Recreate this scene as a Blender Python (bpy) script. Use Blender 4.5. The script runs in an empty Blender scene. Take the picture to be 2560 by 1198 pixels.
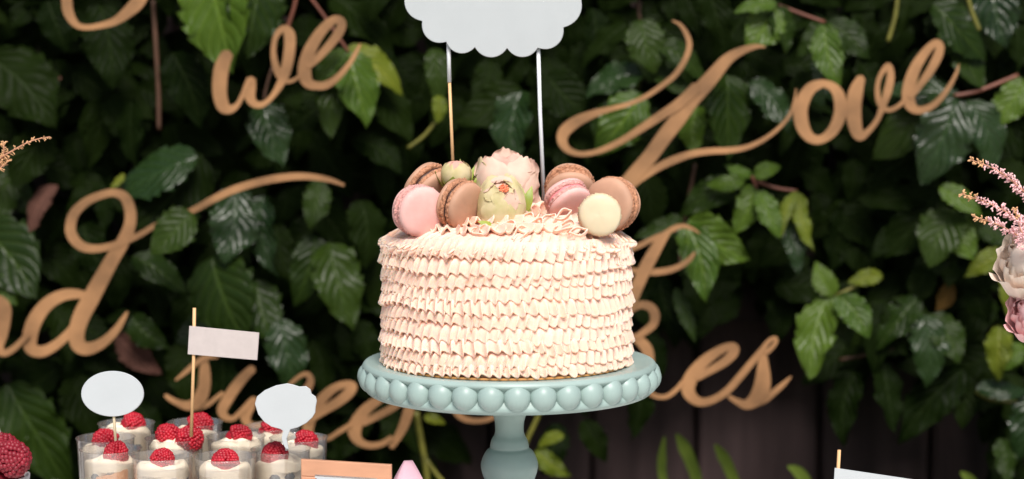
import bpy, math, random
from mathutils import Vector, Matrix, Quaternion, noise
R = math.radians
scene = bpy.context.scene
col = scene.collection

# ---------------------------------------------------------------- camera, sky, sun, exposure
CAM = Vector((0.0, -1.5, 0.3709)); PITCH = R(4.8); F = 4800.0      # focal length in photo pixels (2560 wide)
cam = bpy.data.cameras.new("camera"); camo = bpy.data.objects.new("camera", cam); col.objects.link(camo)
camo.location = CAM; camo.rotation_euler = (R(90) - PITCH, 0, 0)
cam.sensor_width = 36.0; cam.lens = F / 2560 * 36.0; cam.clip_start = 0.05; cam.clip_end = 200
cam.dof.use_dof = True; cam.dof.focus_distance = 1.46; cam.dof.aperture_fstop = 4.9
scene.camera = camo

SUN_EL, SUN_AZ = R(49), R(9)         # azimuth to the right of straight behind the camera
w = bpy.data.worlds.new("World"); scene.world = w; w.use_nodes = True
wn = w.node_tree; bg = wn.nodes["Background"]
sky = wn.nodes.new("ShaderNodeTexSky"); sky.sky_type = 'NISHITA'; sky.sun_disc = False
sky.sun_elevation = SUN_EL; sky.dust_density = 3.0; sky.air_density = 1.0; sky.ozone_density = 1.0
sky.sun_rotation = math.pi - SUN_AZ
wn.links.new(sky.outputs[0], bg.inputs[0]); bg.inputs[1].default_value = 0.05
sun = bpy.data.lights.new("sun", 'SUN'); sun.energy = 2.4; sun.angle = R(24); sun.color = (1.0, 0.94, 0.90)
suno = bpy.data.objects.new("sun", sun); col.objects.link(suno)
sd = Vector((math.sin(SUN_AZ) * math.cos(SUN_EL), -math.cos(SUN_AZ) * math.cos(SUN_EL), math.sin(SUN_EL)))
suno.rotation_euler = sd.to_track_quat('Z', 'Y').to_euler(); suno.location = sd * 5
vs = scene.view_settings; vs.view_transform = 'Standard'; vs.look = 'None'; vs.gamma = 1; vs.exposure = 1.0
vs.use_curve_mapping = False
scene.cycles.use_denoising = True
scene.cycles.max_bounces = 10; scene.cycles.transparent_max_bounces = 24

# ---------------------------------------------------------------- helpers
FWD = Vector((0, math.cos(PITCH), -math.sin(PITCH))); UP = Vector((0, math.sin(PITCH), math.cos(PITCH)))
def ray(px, py): return FWD + Vector(((px - 1280) / F, 0, 0)) + UP * ((599 - py) / F)
def P(px, py, y):                                  # point on the photo ray at depth plane y
    d = ray(px, py); return CAM + d * ((y - CAM.y) / d.y)
def PZ(px, py, z):                                 # point on the photo ray at height z
    d = ray(px, py); return CAM + d * ((z - CAM.z) / d.z)
def ppm(y): return F / (y - CAM.y) * 1.0           # photo pixels per metre at depth y

def mesh(name, vs_, fs, mat, parent=None, smooth=True, uv=None):
    me = bpy.data.meshes.new(name); me.from_pydata([tuple(v) for v in vs_], [], fs)
    if uv:
        l = me.uv_layers.new(name="UVMap")
        for lp in me.loops: l.data[lp.index].uv = uv[lp.vertex_index]
    if smooth: me.polygons.foreach_set("use_smooth", [True] * len(me.polygons))
    me.materials.append(mat); me.update()
    return link(name, me, parent)
def link(name, me, parent=None):
    o = bpy.data.objects.new(name, me); col.objects.link(o)
    if parent: o.parent = parent
    return o
def tag(o, label, cat, group=None, kind=None):
    if label: o["label"] = label
    if cat: o["category"] = cat
    if group: o["group"] = group
    if kind: o["kind"] = kind
    return o
def thing(name, label, cat, loc=(0, 0, 0), group=None):
    o = bpy.data.objects.new(name, None); col.objects.link(o); o.location = loc; o.empty_display_size = 0.02
    return tag(o, label, cat, group)
def copy_tree(o, parent=None):
    c = o.copy(); col.objects.link(c); c.parent = parent
    for ch in list(o.children): copy_tree(ch, c)
    return c
class MB:                                          # mesh builder: collects shapes, builds ONE mesh
    def __init__(s): s.v = []; s.f = []
    def add(s, v, f):
        n = len(s.v); s.v += [Vector(p) for p in v]; s.f += [tuple(i + n for i in q) for q in f]; return s
    def build(s, name, mat, parent=None, smooth=True): return mesh(name, s.v, s.f, mat, parent, smooth)
def box(c, h):
    x, y, z = c; a, b, d = h
    v = [(x + i * a, y + j * b, z + k * d) for i in (-1, 1) for j in (-1, 1) for k in (-1, 1)]
    return v, [(0, 1, 3, 2), (4, 6, 7, 5), (0, 4, 5, 1), (2, 3, 7, 6), (0, 2, 6, 4), (1, 5, 7, 3)]
def lathe(prof, n=48, cx=0, cy=0, closed=False, fn=None):
    v = []; f = []; m = len(prof)
    for i in range(n):
        a = 2 * math.pi * i / n
        for j, (r, z) in enumerate(prof):
            if fn: r, z = fn(a, r, z, j)
            v.append((cx + r * math.cos(a), cy + r * math.sin(a), z))
    for i in range(n):
        k = (i + 1) % n
        for j in range(m - 1 + (1 if closed else 0)):
            j2 = (j + 1) % m
            f.append((i * m + j, k * m + j, k * m + j2, i * m + j2))
    return v, f
def smoothprof(pts, k=6):                          # Catmull-Rom through profile points
    out = []
    for i in range(len(pts) - 1):
        p0 = pts[max(i - 1, 0)]; p1 = pts[i]; p2 = pts[i + 1]; p3 = pts[min(i + 2, len(pts) - 1)]
        for j in range(k):
            t = j / k
            out.append(tuple(0.5 * (2 * b + (c - a) * t + (2 * a - 5 * b + 4 * c - d) * t * t + (3 * b - a - 3 * c + d) * t ** 3)
                             for a, b, c, d in zip(p0, p1, p2, p3)))
    out.append(tuple(pts[-1])); return out
def tube(pts, rad, n=8, cap=True):
    pts = [Vector(p) for p in pts]; v = []; f = []; m = len(pts)
    rads = rad if isinstance(rad, (list, tuple)) else [rad] * m
    up = None
    for i, p in enumerate(pts):
        t = (pts[min(i + 1, m - 1)] - pts[max(i - 1, 0)]).normalized()
        if up is None:
            up = t.orthogonal().normalized()
        up = (up - t * up.dot(t)).normalized(); b = t.cross(up)
        for k in range(n):
            a = 2 * math.pi * k / n; v.append(p + (up * math.cos(a) + b * math.sin(a)) * rads[i])
    for i in range(m - 1):
        for k in range(n):
            k2 = (k + 1) % n; f.append((i * n + k, i * n + k2, (i + 1) * n + k2, (i + 1) * n + k))
    if cap:
        f.append(tuple(range(n - 1, -1, -1))); f.append(tuple((m - 1) * n + k for k in range(n)))
    return v, f
import bmesh
_ico = {}
def ico(sub):
    if sub not in _ico:
        b = bmesh.new(); bmesh.ops.create_icosphere(b, subdivisions=sub, radius=1)
        b.verts.ensure_lookup_table()
        _ico[sub] = ([v.co.copy() for v in b.verts], [tuple(x.index for x in q.verts) for q in b.faces]); b.free()
    return _ico[sub]
def ball(c, r, sub=2, sc=(1, 1, 1), q=None):
    v, f = ico(sub); c = Vector(c)
    pts = [Vector((p.x * sc[0], p.y * sc[1], p.z * sc[2])) * r for p in v]
    if q: pts = [q @ p for p in pts]
    return [c + p for p in pts], f

# ---------------------------------------------------------------- materials
def lin(r, g, b):
    return tuple((c / 255 / 12.92 if c / 255 <= 0.04045 else ((c / 255 + 0.055) / 1.055) ** 2.4) for c in (r, g, b))
def mat(name, base, rough=0.5, var=0.0, scale=30.0, bump=0.0, bscale=200.0, sss=0.0, sssr=(0.01, 0.005, 0.003), spec=0.5,
        metal=0.0, base2=None, coat=0.0, stretch=None, bdist=0.001, detail=4.0):
    m = bpy.data.materials.new(name); m.use_nodes = True; nt = m.node_tree; b = nt.nodes["Principled BSDF"]
    b.inputs["Roughness"].default_value = rough; b.inputs["Metallic"].default_value = metal
    b.inputs["Specular IOR Level"].default_value = spec; b.inputs["Coat Weight"].default_value = coat
    b.inputs["Base Color"].default_value = (*base, 1)
    tc = nt.nodes.new("ShaderNodeTexCoord"); src = tc.outputs["Object"]
    if stretch:
        mp = nt.nodes.new("ShaderNodeMapping"); mp.inputs["Scale"].default_value = stretch
        nt.links.new(src, mp.inputs[0]); src = mp.outputs[0]
    if var or base2:
        nz = nt.nodes.new("ShaderNodeTexNoise"); nz.inputs["Scale"].default_value = scale; nz.inputs["Detail"].default_value = detail
        nt.links.new(src, nz.inputs["Vector"])
        mx = nt.nodes.new("ShaderNodeMix"); mx.data_type = 'RGBA'
        rp = nt.nodes.new("ShaderNodeMapRange"); rp.inputs[1].default_value = 0.3; rp.inputs[2].default_value = 0.7
        nt.links.new(nz.outputs[0], rp.inputs[0]); nt.links.new(rp.outputs[0], mx.inputs[0])
        b2 = base2 or tuple(min(1, c * (1 + var)) for c in base); b1 = base if base2 else tuple(c * (1 - var) for c in base)
        mx.inputs[6].default_value = (*b1, 1); mx.inputs[7].default_value = (*b2, 1)
        nt.links.new(mx.outputs[2], b.inputs["Base Color"])
    if bump:
        nb = nt.nodes.new("ShaderNodeTexNoise"); nb.inputs["Scale"].default_value = bscale; nb.inputs["Detail"].default_value = 5
        nt.links.new(src, nb.inputs["Vector"])
        bp = nt.nodes.new("ShaderNodeBump"); bp.inputs["Strength"].default_value = bump; bp.inputs["Distance"].default_value = bdist
        nt.links.new(nb.outputs[0], bp.inputs["Height"]); nt.links.new(bp.outputs[0], b.inputs["Normal"])
    if sss:
        b.inputs["Subsurface Weight"].default_value = sss; b.inputs["Subsurface Radius"].default_value = sssr
        b.inputs["Subsurface Scale"].default_value = 1.0
    return m
def leafmat(name, c1, c2, rough=0.36, spec=0.5, bump=0.5):
    m = bpy.data.materials.new(name); m.use_nodes = True; nt = m.node_tree; L = nt.links; b = nt.nodes["Principled BSDF"]
    def N(t, **k):
        n = nt.nodes.new(t)
        for a, v in k.items(): setattr(n, a, v)
        return n
    def M(op, a, bb=None):
        n = N("ShaderNodeMath", operation=op)
        for i, x in enumerate((a, bb)):
            if x is None: continue
            if isinstance(x, (int, float)): n.inputs[i].default_value = x
            else: L.new(x, n.inputs[i])
        return n.outputs[0]
    uv = N("ShaderNodeUVMap"); uv.uv_map = "UVMap"; sp = N("ShaderNodeSeparateXYZ"); L.new(uv.outputs[0], sp.inputs[0])
    au = M('ABSOLUTE', M('SUBTRACT', sp.outputs[0], 0.5)); v = sp.outputs[1]
    ph = M('MULTIPLY', M('SUBTRACT', v, M('MULTIPLY', au, 0.75)), 6.5 * math.pi)
    wave = M('ABSOLUTE', M('SINE', ph))                                # quilting between side veins
    mid = M('MINIMUM', M('MULTIPLY', au, 22.0), 1.0)
    vein = M('MULTIPLY', M('MINIMUM', M('MULTIPLY', wave, 4.0), 1.0), mid)
    oi = N("ShaderNodeObjectInfo"); nz = N("ShaderNodeTexNoise"); nz.inputs["Scale"].default_value = 16; nz.inputs["Detail"].default_value = 5
    tc = N("ShaderNodeTexCoord"); L.new(tc.outputs["Object"], nz.inputs["Vector"])
    nz2 = N("ShaderNodeTexNoise"); nz2.inputs["Scale"].default_value = 3.0; L.new(tc.outputs["Object"], nz2.inputs["Vector"])
    fac = M('ADD', M('MULTIPLY', oi.outputs["Random"], 0.75), M('MULTIPLY', M('SUBTRACT', nz2.outputs[0], 0.25), 0.6))
    mx = N("ShaderNodeMix", data_type='RGBA'); L.new(fac, mx.inputs[0]); mx.inputs[6].default_value = (*c1, 1); mx.inputs[7].default_value = (*c2, 1)
    vm = N("ShaderNodeMix", data_type='RGBA'); L.new(vein, vm.inputs[0])
    vc = tuple(min(1, x * 1.35 + 0.003) for x in c2)
    vm.inputs[6].default_value = (*vc, 1); L.new(mx.outputs[2], vm.inputs[7]); L.new(vm.outputs[2], b.inputs["Base Color"])
    hh = M('ADD', M('MULTIPLY', M('POWER', wave, 0.6), mid), M('MULTIPLY', nz.outputs[0], 0.7))
    bp = N("ShaderNodeBump"); bp.inputs["Strength"].default_value = bump; bp.inputs["Distance"].default_value = 0.0025
    L.new(hh, bp.inputs["Height"]); L.new(bp.outputs[0], b.inputs["Normal"])
    rr = M('ADD', M('MULTIPLY', nz.outputs[0], 0.25), rough - 0.12); L.new(rr, b.inputs["Roughness"])
    b.inputs["Specular IOR Level"].default_value = spec
    return m
def thin(name, c1, c2, tr=0.35, scale=60.0, rough=0.6):
    """thin petal: diffuse plus translucent"""
    m = mat(name, c1, rough, 0.1, scale, 0.2, 160, base2=c2, spec=0.2); nt = m.node_tree; b = nt.nodes["Principled BSDF"]; o = nt.nodes["Material Output"]
    t = nt.nodes.new("ShaderNodeBsdfTranslucent"); mx = nt.nodes.new("ShaderNodeMixShader"); mx.inputs[0].default_value = tr
    src = b.inputs["Base Color"].links[0].from_socket; nt.links.new(src, t.inputs[0])
    nt.links.new(b.outputs[0], mx.inputs[1]); nt.links.new(t.outputs[0], mx.inputs[2]); nt.links.new(mx.outputs[0], o.inputs[0]); return m
ICING = mat("buttercream", (0.87, 0.585, 0.465), 0.5, 0.03, 60, 0.12, 300, sss=0.55, sssr=(0.0045, 0.0020, 0.0012), spec=0.35, bdist=0.0004)
STAND = mat("teal_ceramic", (0.285, 0.385, 0.36), 0.40, 0.08, 18, 0.2, 45, spec=0.45, bdist=0.0006)
BOARD = mat("gold_card", (0.62, 0.30, 0.10), 0.35, 0.1, 60, metal=0.3)
BROWN = mat("cocoa_shell", (0.46, 0.265, 0.175), 0.6, 0.14, 45, 0.35, 350, spec=0.3, bdist=0.0004)
BROWNF = mat("cocoa_foot", (0.46, 0.225, 0.13), 0.75, 0.35, 500, 0.9, 900, spec=0.2, bdist=0.0012)
GANACHE = mat("dark_filling", (0.055, 0.022, 0.014), 0.5)
WHITEF = mat("pale_filling", (0.62, 0.42, 0.30), 0.6, 0.1, 300)
PINK = mat("pink_shell", (0.70, 0.42, 0.385), 0.6, 0.10, 70, 0.25, 400, sss=0.2, sssr=(0.004, 0.0015, 0.001), spec=0.3, bdist=0.0005)
PINKF = mat("pink_foot", (0.66, 0.345, 0.31), 0.75, 0.2, 400, 1.0, 700, spec=0.2, bdist=0.0015)
PINKC = mat("pink_filling", (0.72, 0.25, 0.27), 0.6, 0.1, 300)
CREAMS = mat("cream_shell", (0.62, 0.53, 0.36), 0.55, 0.06, 60, 0.2, 300, sss=0.2, sssr=(0.004, 0.002, 0.001), spec=0.35, bdist=0.0004)
CREAMF = mat("cream_foot", (0.68, 0.52, 0.32), 0.7, 0.2, 400, 0.9, 700, bdist=0.001)
PETAL = thin("peony_petal", (0.74, 0.50, 0.40), (0.78, 0.60, 0.48), 0.2, 110)
PETALP = thin("peony_heart", (0.76, 0.36, 0.29), (0.78, 0.52, 0.43), 0.2, 90)
PETALG = thin("greenish_petal", (0.56, 0.50, 0.24), (0.73, 0.62, 0.40), 0.2, 90)
STAMEN = mat("coral_stamen", (0.85, 0.22, 0.10), 0.6)
SEPAL = mat("sepal", (0.20, 0.27, 0.035), 0.5, 0.3, 90, 0.3, 300, base2=(0.36, 0.40, 0.07))
CARD = mat("white_card", (0.425, 0.46, 0.475), 0.65, 0.025, 40, 0.15, 500, spec=0.3, bdist=0.0003)
CARDG = mat("flag_paper", (0.46, 0.415, 0.40), 0.7, 0.04, 160, 0.2, 500, spec=0.2, bdist=0.0002)
WHITEP = mat("white_plastic", (0.72, 0.76, 0.79), 0.5, spec=0.4)
STICK = mat("bamboo", (0.66, 0.41, 0.20), 0.6, 0.15, 200, stretch=(1, 1, 0.1))
CREAM = mat("custard_cream", (0.88, 0.78, 0.60), 0.45, 0.04, 60, 0.2, 120, spec=0.4)
RASP = mat("raspberry_flesh", (0.38, 0.009, 0.022), 0.42, 0.25, 160, 0.2, 700, sss=0.15, sssr=(0.004, 0.0006, 0.0006), spec=0.45)
RASPD = mat("dark_raspberry_flesh", (0.20, 0.009, 0.020), 0.5, 0.25, 160, spec=0.4)
BLUEB = mat("blueberry_skin", (0.028, 0.040, 0.052), 0.5, 0.4, 120, base2=(0.09, 0.115, 0.13))
SPONGE = mat("peach_sponge", (0.68, 0.30, 0.11), 0.75, 0.2, 150, 0.6, 300, base2=(0.80, 0.46, 0.24))
ROSEG = mat("copper_frame", (0.50, 0.255, 0.150), 0.45, 0.12, 90, stretch=(0.3, 1, 1), spec=0.5)
PINKPAPER = mat("pink_paper", (0.60, 0.37, 0.44), 0.6, 0.06, 40, spec=0.2)
WORD = mat("copper_wood", (0.275, 0.143, 0.062), 0.55, 0.42, 20, 0.25, 350, spec=0.35, bdist=0.0005)
PAPERCUP = mat("white_paper", (0.75, 0.75, 0.74), 0.8)
ASTIL = mat("pink_floret", (0.78, 0.40, 0.42), 0.7, 0.2, 300, base2=(0.86, 0.60, 0.58))
ASTILT = mat("tan_floret", (0.66, 0.38, 0.19), 0.7, 0.2, 300)
ASTILS = mat("floret_stem", (0.52, 0.26, 0.16), 0.7)
GLAZE = mat("vase_ceramic", (0.70, 0.68, 0.64), 0.3)
CLOTH = mat("linen", (0.74, 0.72, 0.69), 0.9, 0.03, 40, 0.2, 900)
WOODT = mat("table_wood", (0.20, 0.11, 0.06), 0.6, 0.2, 20, stretch=(1, 8, 8))
PLANK = mat("weathered_plank", (0.034, 0.021, 0.021), 0.75, 0.4, 9, 0.6, 60, base2=(0.085, 0.054, 0.053), stretch=(4, 4, 0.35), bdist=0.002, spec=0.3)
RAIL = mat("rail_wood", (0.030, 0.015, 0.014), 0.8, 0.4, 9, stretch=(0.4, 4, 4))
LAWN = mat("lawn_ground", (0.05, 0.085, 0.025), 0.9, 0.4, 30, 0.6, 300)
STEMR = mat("red_stem", (0.14, 0.045, 0.025), 0.5, 0.3, 40)
STEMB = mat("brown_stem", (0.085, 0.04, 0.022), 0.6, 0.3, 40)
STEMY = mat("yellow_stem", (0.13, 0.125, 0.018), 0.5, 0.3, 60)
BLADE = mat("blade_leaf", (0.085, 0.13, 0.018), 0.45, 0.2, 30, base2=(0.13, 0.18, 0.025))
LEAF = [leafmat("leaf_dark_shaded", (0.0024, 0.0060, 0.0010), (0.0080, 0.0150, 0.0022), 0.42, 0.03),  # near-black green: shade of the gaps between leaves is put into this colour
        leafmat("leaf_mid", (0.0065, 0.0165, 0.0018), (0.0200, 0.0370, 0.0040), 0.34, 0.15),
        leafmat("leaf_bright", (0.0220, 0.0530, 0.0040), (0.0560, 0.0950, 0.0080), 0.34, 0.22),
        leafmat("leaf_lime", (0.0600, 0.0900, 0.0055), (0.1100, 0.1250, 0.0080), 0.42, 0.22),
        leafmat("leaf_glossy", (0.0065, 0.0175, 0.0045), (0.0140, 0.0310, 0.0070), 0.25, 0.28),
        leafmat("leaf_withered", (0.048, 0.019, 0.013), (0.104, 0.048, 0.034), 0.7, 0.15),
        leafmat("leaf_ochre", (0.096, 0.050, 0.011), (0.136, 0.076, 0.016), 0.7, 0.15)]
def clearplastic():
    m = bpy.data.materials.new("clear_plastic"); m.use_nodes = True; nt = m.node_tree; nt.nodes.clear()
    o = nt.nodes.new("ShaderNodeOutputMaterial"); t = nt.nodes.new("ShaderNodeBsdfTransparent"); g = nt.nodes.new("ShaderNodeBsdfGlossy")
    d = nt.nodes.new("ShaderNodeBsdfDiffuse"); d.inputs[0].default_value = (0.8, 0.78, 0.75, 1)
    t.inputs[0].default_value = (0.965, 0.96, 0.95, 1); g.inputs["Roughness"].default_value = 0.12
    lw0 = nt.nodes.new("ShaderNodeLayerWeight"); lw0.inputs[0].default_value = 0.25
    lw = nt.nodes.new("ShaderNodeMath"); lw.operation = "MULTIPLY_ADD"; lw.inputs[1].default_value = 0.55; lw.inputs[2].default_value = 0.05; nt.links.new(lw0.outputs["Facing"], lw.inputs[0])
    m0 = nt.nodes.new("ShaderNodeMixShader"); m0.inputs[0].default_value = 0.07
    nt.links.new(t.outputs[0], m0.inputs[1]); nt.links.new(d.outputs[0], m0.inputs[2])
    mx = nt.nodes.new("ShaderNodeMixShader"); nt.links.new(lw.outputs[0], mx.inputs[0]); nt.links.new(m0.outputs[0], mx.inputs[1])
    nt.links.new(g.outputs[0], mx.inputs[2]); nt.links.new(mx.outputs[0], o.inputs[0]); return m
CLEAR = clearplastic()

# ---------------------------------------------------------------- setting: ground, fence, table
g = mesh("lawn", [(-40, -40, -0.75), (40, -40, -0.75), (40, 40, -0.75), (-40, 40, -0.75)], [(0, 1, 2, 3)], LAWN, smooth=False)
g["kind"] = "structure"
fence = thing("plank_fence", "dark weathered fence of upright planks behind the creeper", "fence", (0, 0.80, -0.75))
rnd = random.Random(4)
xs = -1.65; FY = 0.80
seams = [P(x, 1000, FY).x for x in (1480, 1742, 2052, 2330, 2600)]      # plank joints seen in the photo
edges = [seams[0] - 0.125 * k for k in range(12, 0, -1)] + seams + [seams[-1] + 0.125 * k for k in range(1, 7)]
for i in range(len(edges) - 1):
    a, b = edges[i] + 0.003, edges[i + 1] - 0.003
    dy = rnd.uniform(-0.005, 0.005); bev = 0.004; y0 = dy; y1 = dy + 0.02; hz = 2.15 + rnd.uniform(-0.01, 0.01)
    prof = [(a, y1), (a, y0 + bev), (a + bev, y0), (b - bev, y0), (b, y0 + bev), (b, y1)]
    v = [(x, y, 0.0) for x, y in prof] + [(x, y, hz) for x, y in prof]; n = 6
    f = [(k, (k + 1) % n, (k + 1) % n + n, k + n) for k in range(n)] + [tuple(range(n - 1, -1, -1)), tuple(range(n, 2 * n))]
    mesh("plank", v, f, PLANK, fence, smooth=False)
v, f = box((0.0, 0.034, 1.05), (2.0, 0.008, 1.05)); mesh("backing_board", v, f, RAIL, fence, smooth=False)
rz = P(1880, 725, FY).z + 0.75
for z in (rz, rz - 0.75):
    v, f = box((0.0, -0.025, z), (1.9, 0.012, 0.035)); mesh("rail", v, f, RAIL, fence, smooth=False)
table = thing("buffet_table", "long table under a white linen cloth carrying the cake stand", "table", (0, -0.2, -0.75))
v, f = box((0, 0, 0.735), (1.15, 0.38, 0.012)); mesh("table_top", v, f, WOODT, table, smooth=False)
for sx in (-1, 1):
    for sy in (-1, 1):
        v, f = box((sx * 1.08, sy * 0.31, 0.361), (0.03, 0.03, 0.361)); mesh("leg", v, f, WOODT, table, smooth=False)
mb = MB()                                                              # tablecloth: top sheet with a wavy drop all round
N = 240; top = []; rows = 7
per = []
for i in range(N):
    t = i / N * 4; s = int(t); q = t - s; hx, hy = 1.156, 0.386
    c = [(-hx, -hy), (hx, -hy), (hx, hy), (-hx, hy)]; a = c[s]; b = c[(s + 1) % 4]
    per.append((a[0] + (b[0] - a[0]) * q, a[1] + (b[1] - a[1]) * q))
vv = []; ff = []
for j in range(rows):
    k = j / (rows - 1)
    for i, (x, y) in enumerate(per):
        s = 1 + 0.0; wv = 0.012 * k * math.sin(i * 0.9 + math.sin(i * 0.31) * 2)
        l = math.hypot(x, y); vv.append((x + x / l * wv + (0.012 * k if x > 1 else -0.012 * k if x < -1 else 0), y + y / l * wv + (0.012 * k if y > 0.35 else -0.012 * k if y < -0.35 else 0), 0.7485 - 0.30 * k))
for j in range(rows - 1):
    for i in range(N):
        ff.append((j * N + i, (j + 1) * N + i, (j + 1) * N + (i + 1) % N, j * N + (i + 1) % N))
ff.append(tuple(range(N)))
tc = mesh("tablecloth", vv, ff, CLOTH, None, smooth=False); tc.location = (0, -0.2, -0.75)
tag(tc, "white linen cloth draped over the long table", "tablecloth")

# ---------------------------------------------------------------- cake stand
CX = -0.0042
stand = thing("cake_stand", "pale teal pedestal cake stand with a rim of round beads", "cake stand", (CX + 0.0022, 0, 0))
prof = smoothprof([(0.0, 0.004), (0.062, 0.004), (0.066, 0.006), (0.064, 0.011), (0.048, 0.018), (0.028, 0.026), (0.0165, 0.036), (0.0150, 0.044),
                   (0.0185, 0.051), (0.0222, 0.062), (0.0222, 0.069), (0.0188, 0.0765), (0.0155, 0.0795), (0.0153, 0.0815), (0.0142, 0.086),
                   (0.0118, 0.0905), (0.0113, 0.096), (0.0122, 0.103), (0.0155, 0.110), (0.021, 0.1155), (0.026, 0.1185)], 5)
prof[0] = (0.0, 0.0005); 
v, f = lathe([(0.0, 0.0), (0.060, 0.0), (0.065, 0.002)] + prof[7:], 72); mesh("stem", v, f, STAND, stand)
pl = [(0.0, 0.1480), (0.098, 0.1480), (0.106, 0.1490), (0.1125, 0.1497), (0.1150, 0.1480), (0.1155, 0.1455), (0.1120, 0.1420), (0.1108, 0.1370), (0.1125, 0.1325), (0.1135, 0.1290),
      (0.1120, 0.1262), (0.106, 0.1240), (0.085, 0.1212), (0.055, 0.1190), (0.026, 0.1180), (0.0, 0.1180)]
pl = [pl[0], pl[1]] + smoothprof(pl[2:14], 5) + pl[14:]
v, f = lathe(pl, 144); mesh("plate", v, f, STAND, stand)
NB = 36; v, f = ball((0, 0, 0), 0.0106, 3, (1.0, 0.98, 1.04)); bm_ = None
for i in range(NB):
    a = 2 * math.pi * (i + 0.30) / NB - math.pi / 2
    if bm_ is None: o = mesh("bead", v, f, STAND, stand); bm_ = o.data
    else: o = link("bead", bm_, stand)
    o.location = (0.1092 * math.cos(a), 0.1092 * math.sin(a), 0.1380); o.rotation_euler = (0, 0, a)
v, f = lathe([(0.0, 0.1485), (0.0962, 0.1485), (0.0962, 0.1500), (0.0, 0.1500)], 96, 0, 0)
bd = mesh("cake_board", v, f, BOARD, None, smooth=False); bd.location = (CX, 0, 0); tag(bd, "thin gold card disc under the ruffled cake", "cake board")

# ---------------------------------------------------------------- cake
ZT = 0.2485; ZB = 0.1502
cake = thing("ruffled_cake", "round peach buttercream cake covered in piped ruffles on the teal stand", "cake", (CX, 0, ZB)); cake.scale = (1, 1, 1.05)
core = smoothprof([(0.0925, 0.0), (0.0925, 0.080), (0.0905, 0.090), (0.082, 0.0985), (0.065, 0.103), (0.035, 0.1060), (0.0, 0.107)], 5)
v, f = lathe([(0.0, 0.0)] + core, 72); mesh("icing_base", v, f, ICING, cake)
def ruffle(p0, p1, n, amp, seed, bulge=0.0, lean=0.0, thick=0.0022, zwob=0.0012, arc=(0, 2 * math.pi), jag=0.35):
    rd = random.Random(seed); S = 12
    wd = [rd.uniform(0.72, 1.3) for _ in range(n)]; tot = sum(wd); cum = 0; smp = []
    am = [rd.uniform(0.55, 1.35) for _ in range(n)]; dr = [rd.uniform(-1, 1) for _ in range(n)]; sk = [rd.uniform(-0.10, 0.20) for _ in range(n)]
    ln = [rd.uniform(-0.5, 1.2) for _ in range(n)]
    for k in range(n):
        for s in range(S):
            u = s / S; q = 0.5 - 0.5 * math.cos(math.pi * u); k2 = (k + 1) % n
            mixv = lambda L: L[k] * (1 - q) + L[k2] * q
            smp.append((arc[0] + (arc[1] - arc[0]) * (cum + wd[k] * u) / tot, math.sin(2 * math.pi * u + 0.35 * math.sin(2 * math.pi * u + 1.1) * (0.6 + sk[k])),
                        math.cos(2 * math.pi * u), mixv(am), mixv(dr), mixv(ln)))
        cum += wd[k]
    lv = [0, 0.12, 0.26, 0.42, 0.58, 0.74, 0.88, 0.96, 1.0]
    dx, dz = p1[0] - p0[0], p1[1] - p0[1]; L = math.hypot(dx, dz); nx, nz = -dz / L, dx / L
    if nx * 1 + nz * 0.2 < 0: nx, nz = -nx, -nz
    ph = rd.uniform(0, 6.28); V = []; Fc = []; m = len(lv) + 3
    for (a, fs, fc, ak, dk, lk) in smp:
        wob = zwob * math.sin(a * 2 + ph) + 0.6 * zwob * math.sin(a * 5 + ph * 2)
        ring = []
        for t in lv:
            e = t ** 0.8; d = amp * ak * fs * e + bulge * math.sin(math.pi * min(t, 0.9))
            ext = t * (1 + 0.10 * dk * t * jag / 0.35) + 0.10 * fc * t * t
            r = p0[0] + dx * ext + nx * d; z = p0[1] + dz * ext + nz * d + wob
            aa = a + (lean * (0.85 + 0.15 * lk) * t * L + 0.55 * amp * ak * fc * e) / max(p0[0], 0.03)
            ring.append((r, z, aa))
        r, z, aa = ring[-1]
        ux, uz = dx / L, dz / L
        ring.append((r - nx * thick * 0.5 + ux * 0.0004, z - nz * thick * 0.5 + uz * 0.0004, aa))
        ring.append((r - nx * thick - ux * 0.0005, z - nz * thick - uz * 0.0005, aa))
        r4, z4, a4 = ring[3]; ring.append((r4 - nx * thick * 1.2, z4 - nz * thick * 1.2, a4))
        for (r, z, aa) in ring: V.append((r * math.sin(aa), -r * math.cos(aa), z))
    T = len(smp); full = abs(arc[1] - arc[0] - 2 * math.pi) < 1e-6
    for i in range(T if full else T - 1):
        k = (i + 1) % T
        for j in range(m - 1): Fc.append((i * m + j, k * m + j, k * m + j + 1, i * m + j + 1))
    return V, Fc
HZ = ZT - ZB                                                        # cake-local heights
NR = 10; sp = 0.0094
for i in range(NR):
    zt = 0.0955 - sp * i; last = i == NR - 1
    H = 0.0130 if not last else 0.0105
    v, f = ruffle((0.0928, zt), (0.0974 + (0.0010 if i % 3 == 1 else 0) + 0.0007 * (i > 7), max(zt - H, 0.0006)), 80 + (i * 7) % 7, 0.0014 + 0.0003 * ((i * 5) % 3), 100 + i, bulge=0.0016,
                  lean=[-0.35, -0.2, -0.45, -0.1, 0.15, -0.3, -0.15, 0.2, -0.25, 0.1][i])
    mesh("ruffle", v, f, ICING, cake)
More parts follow.
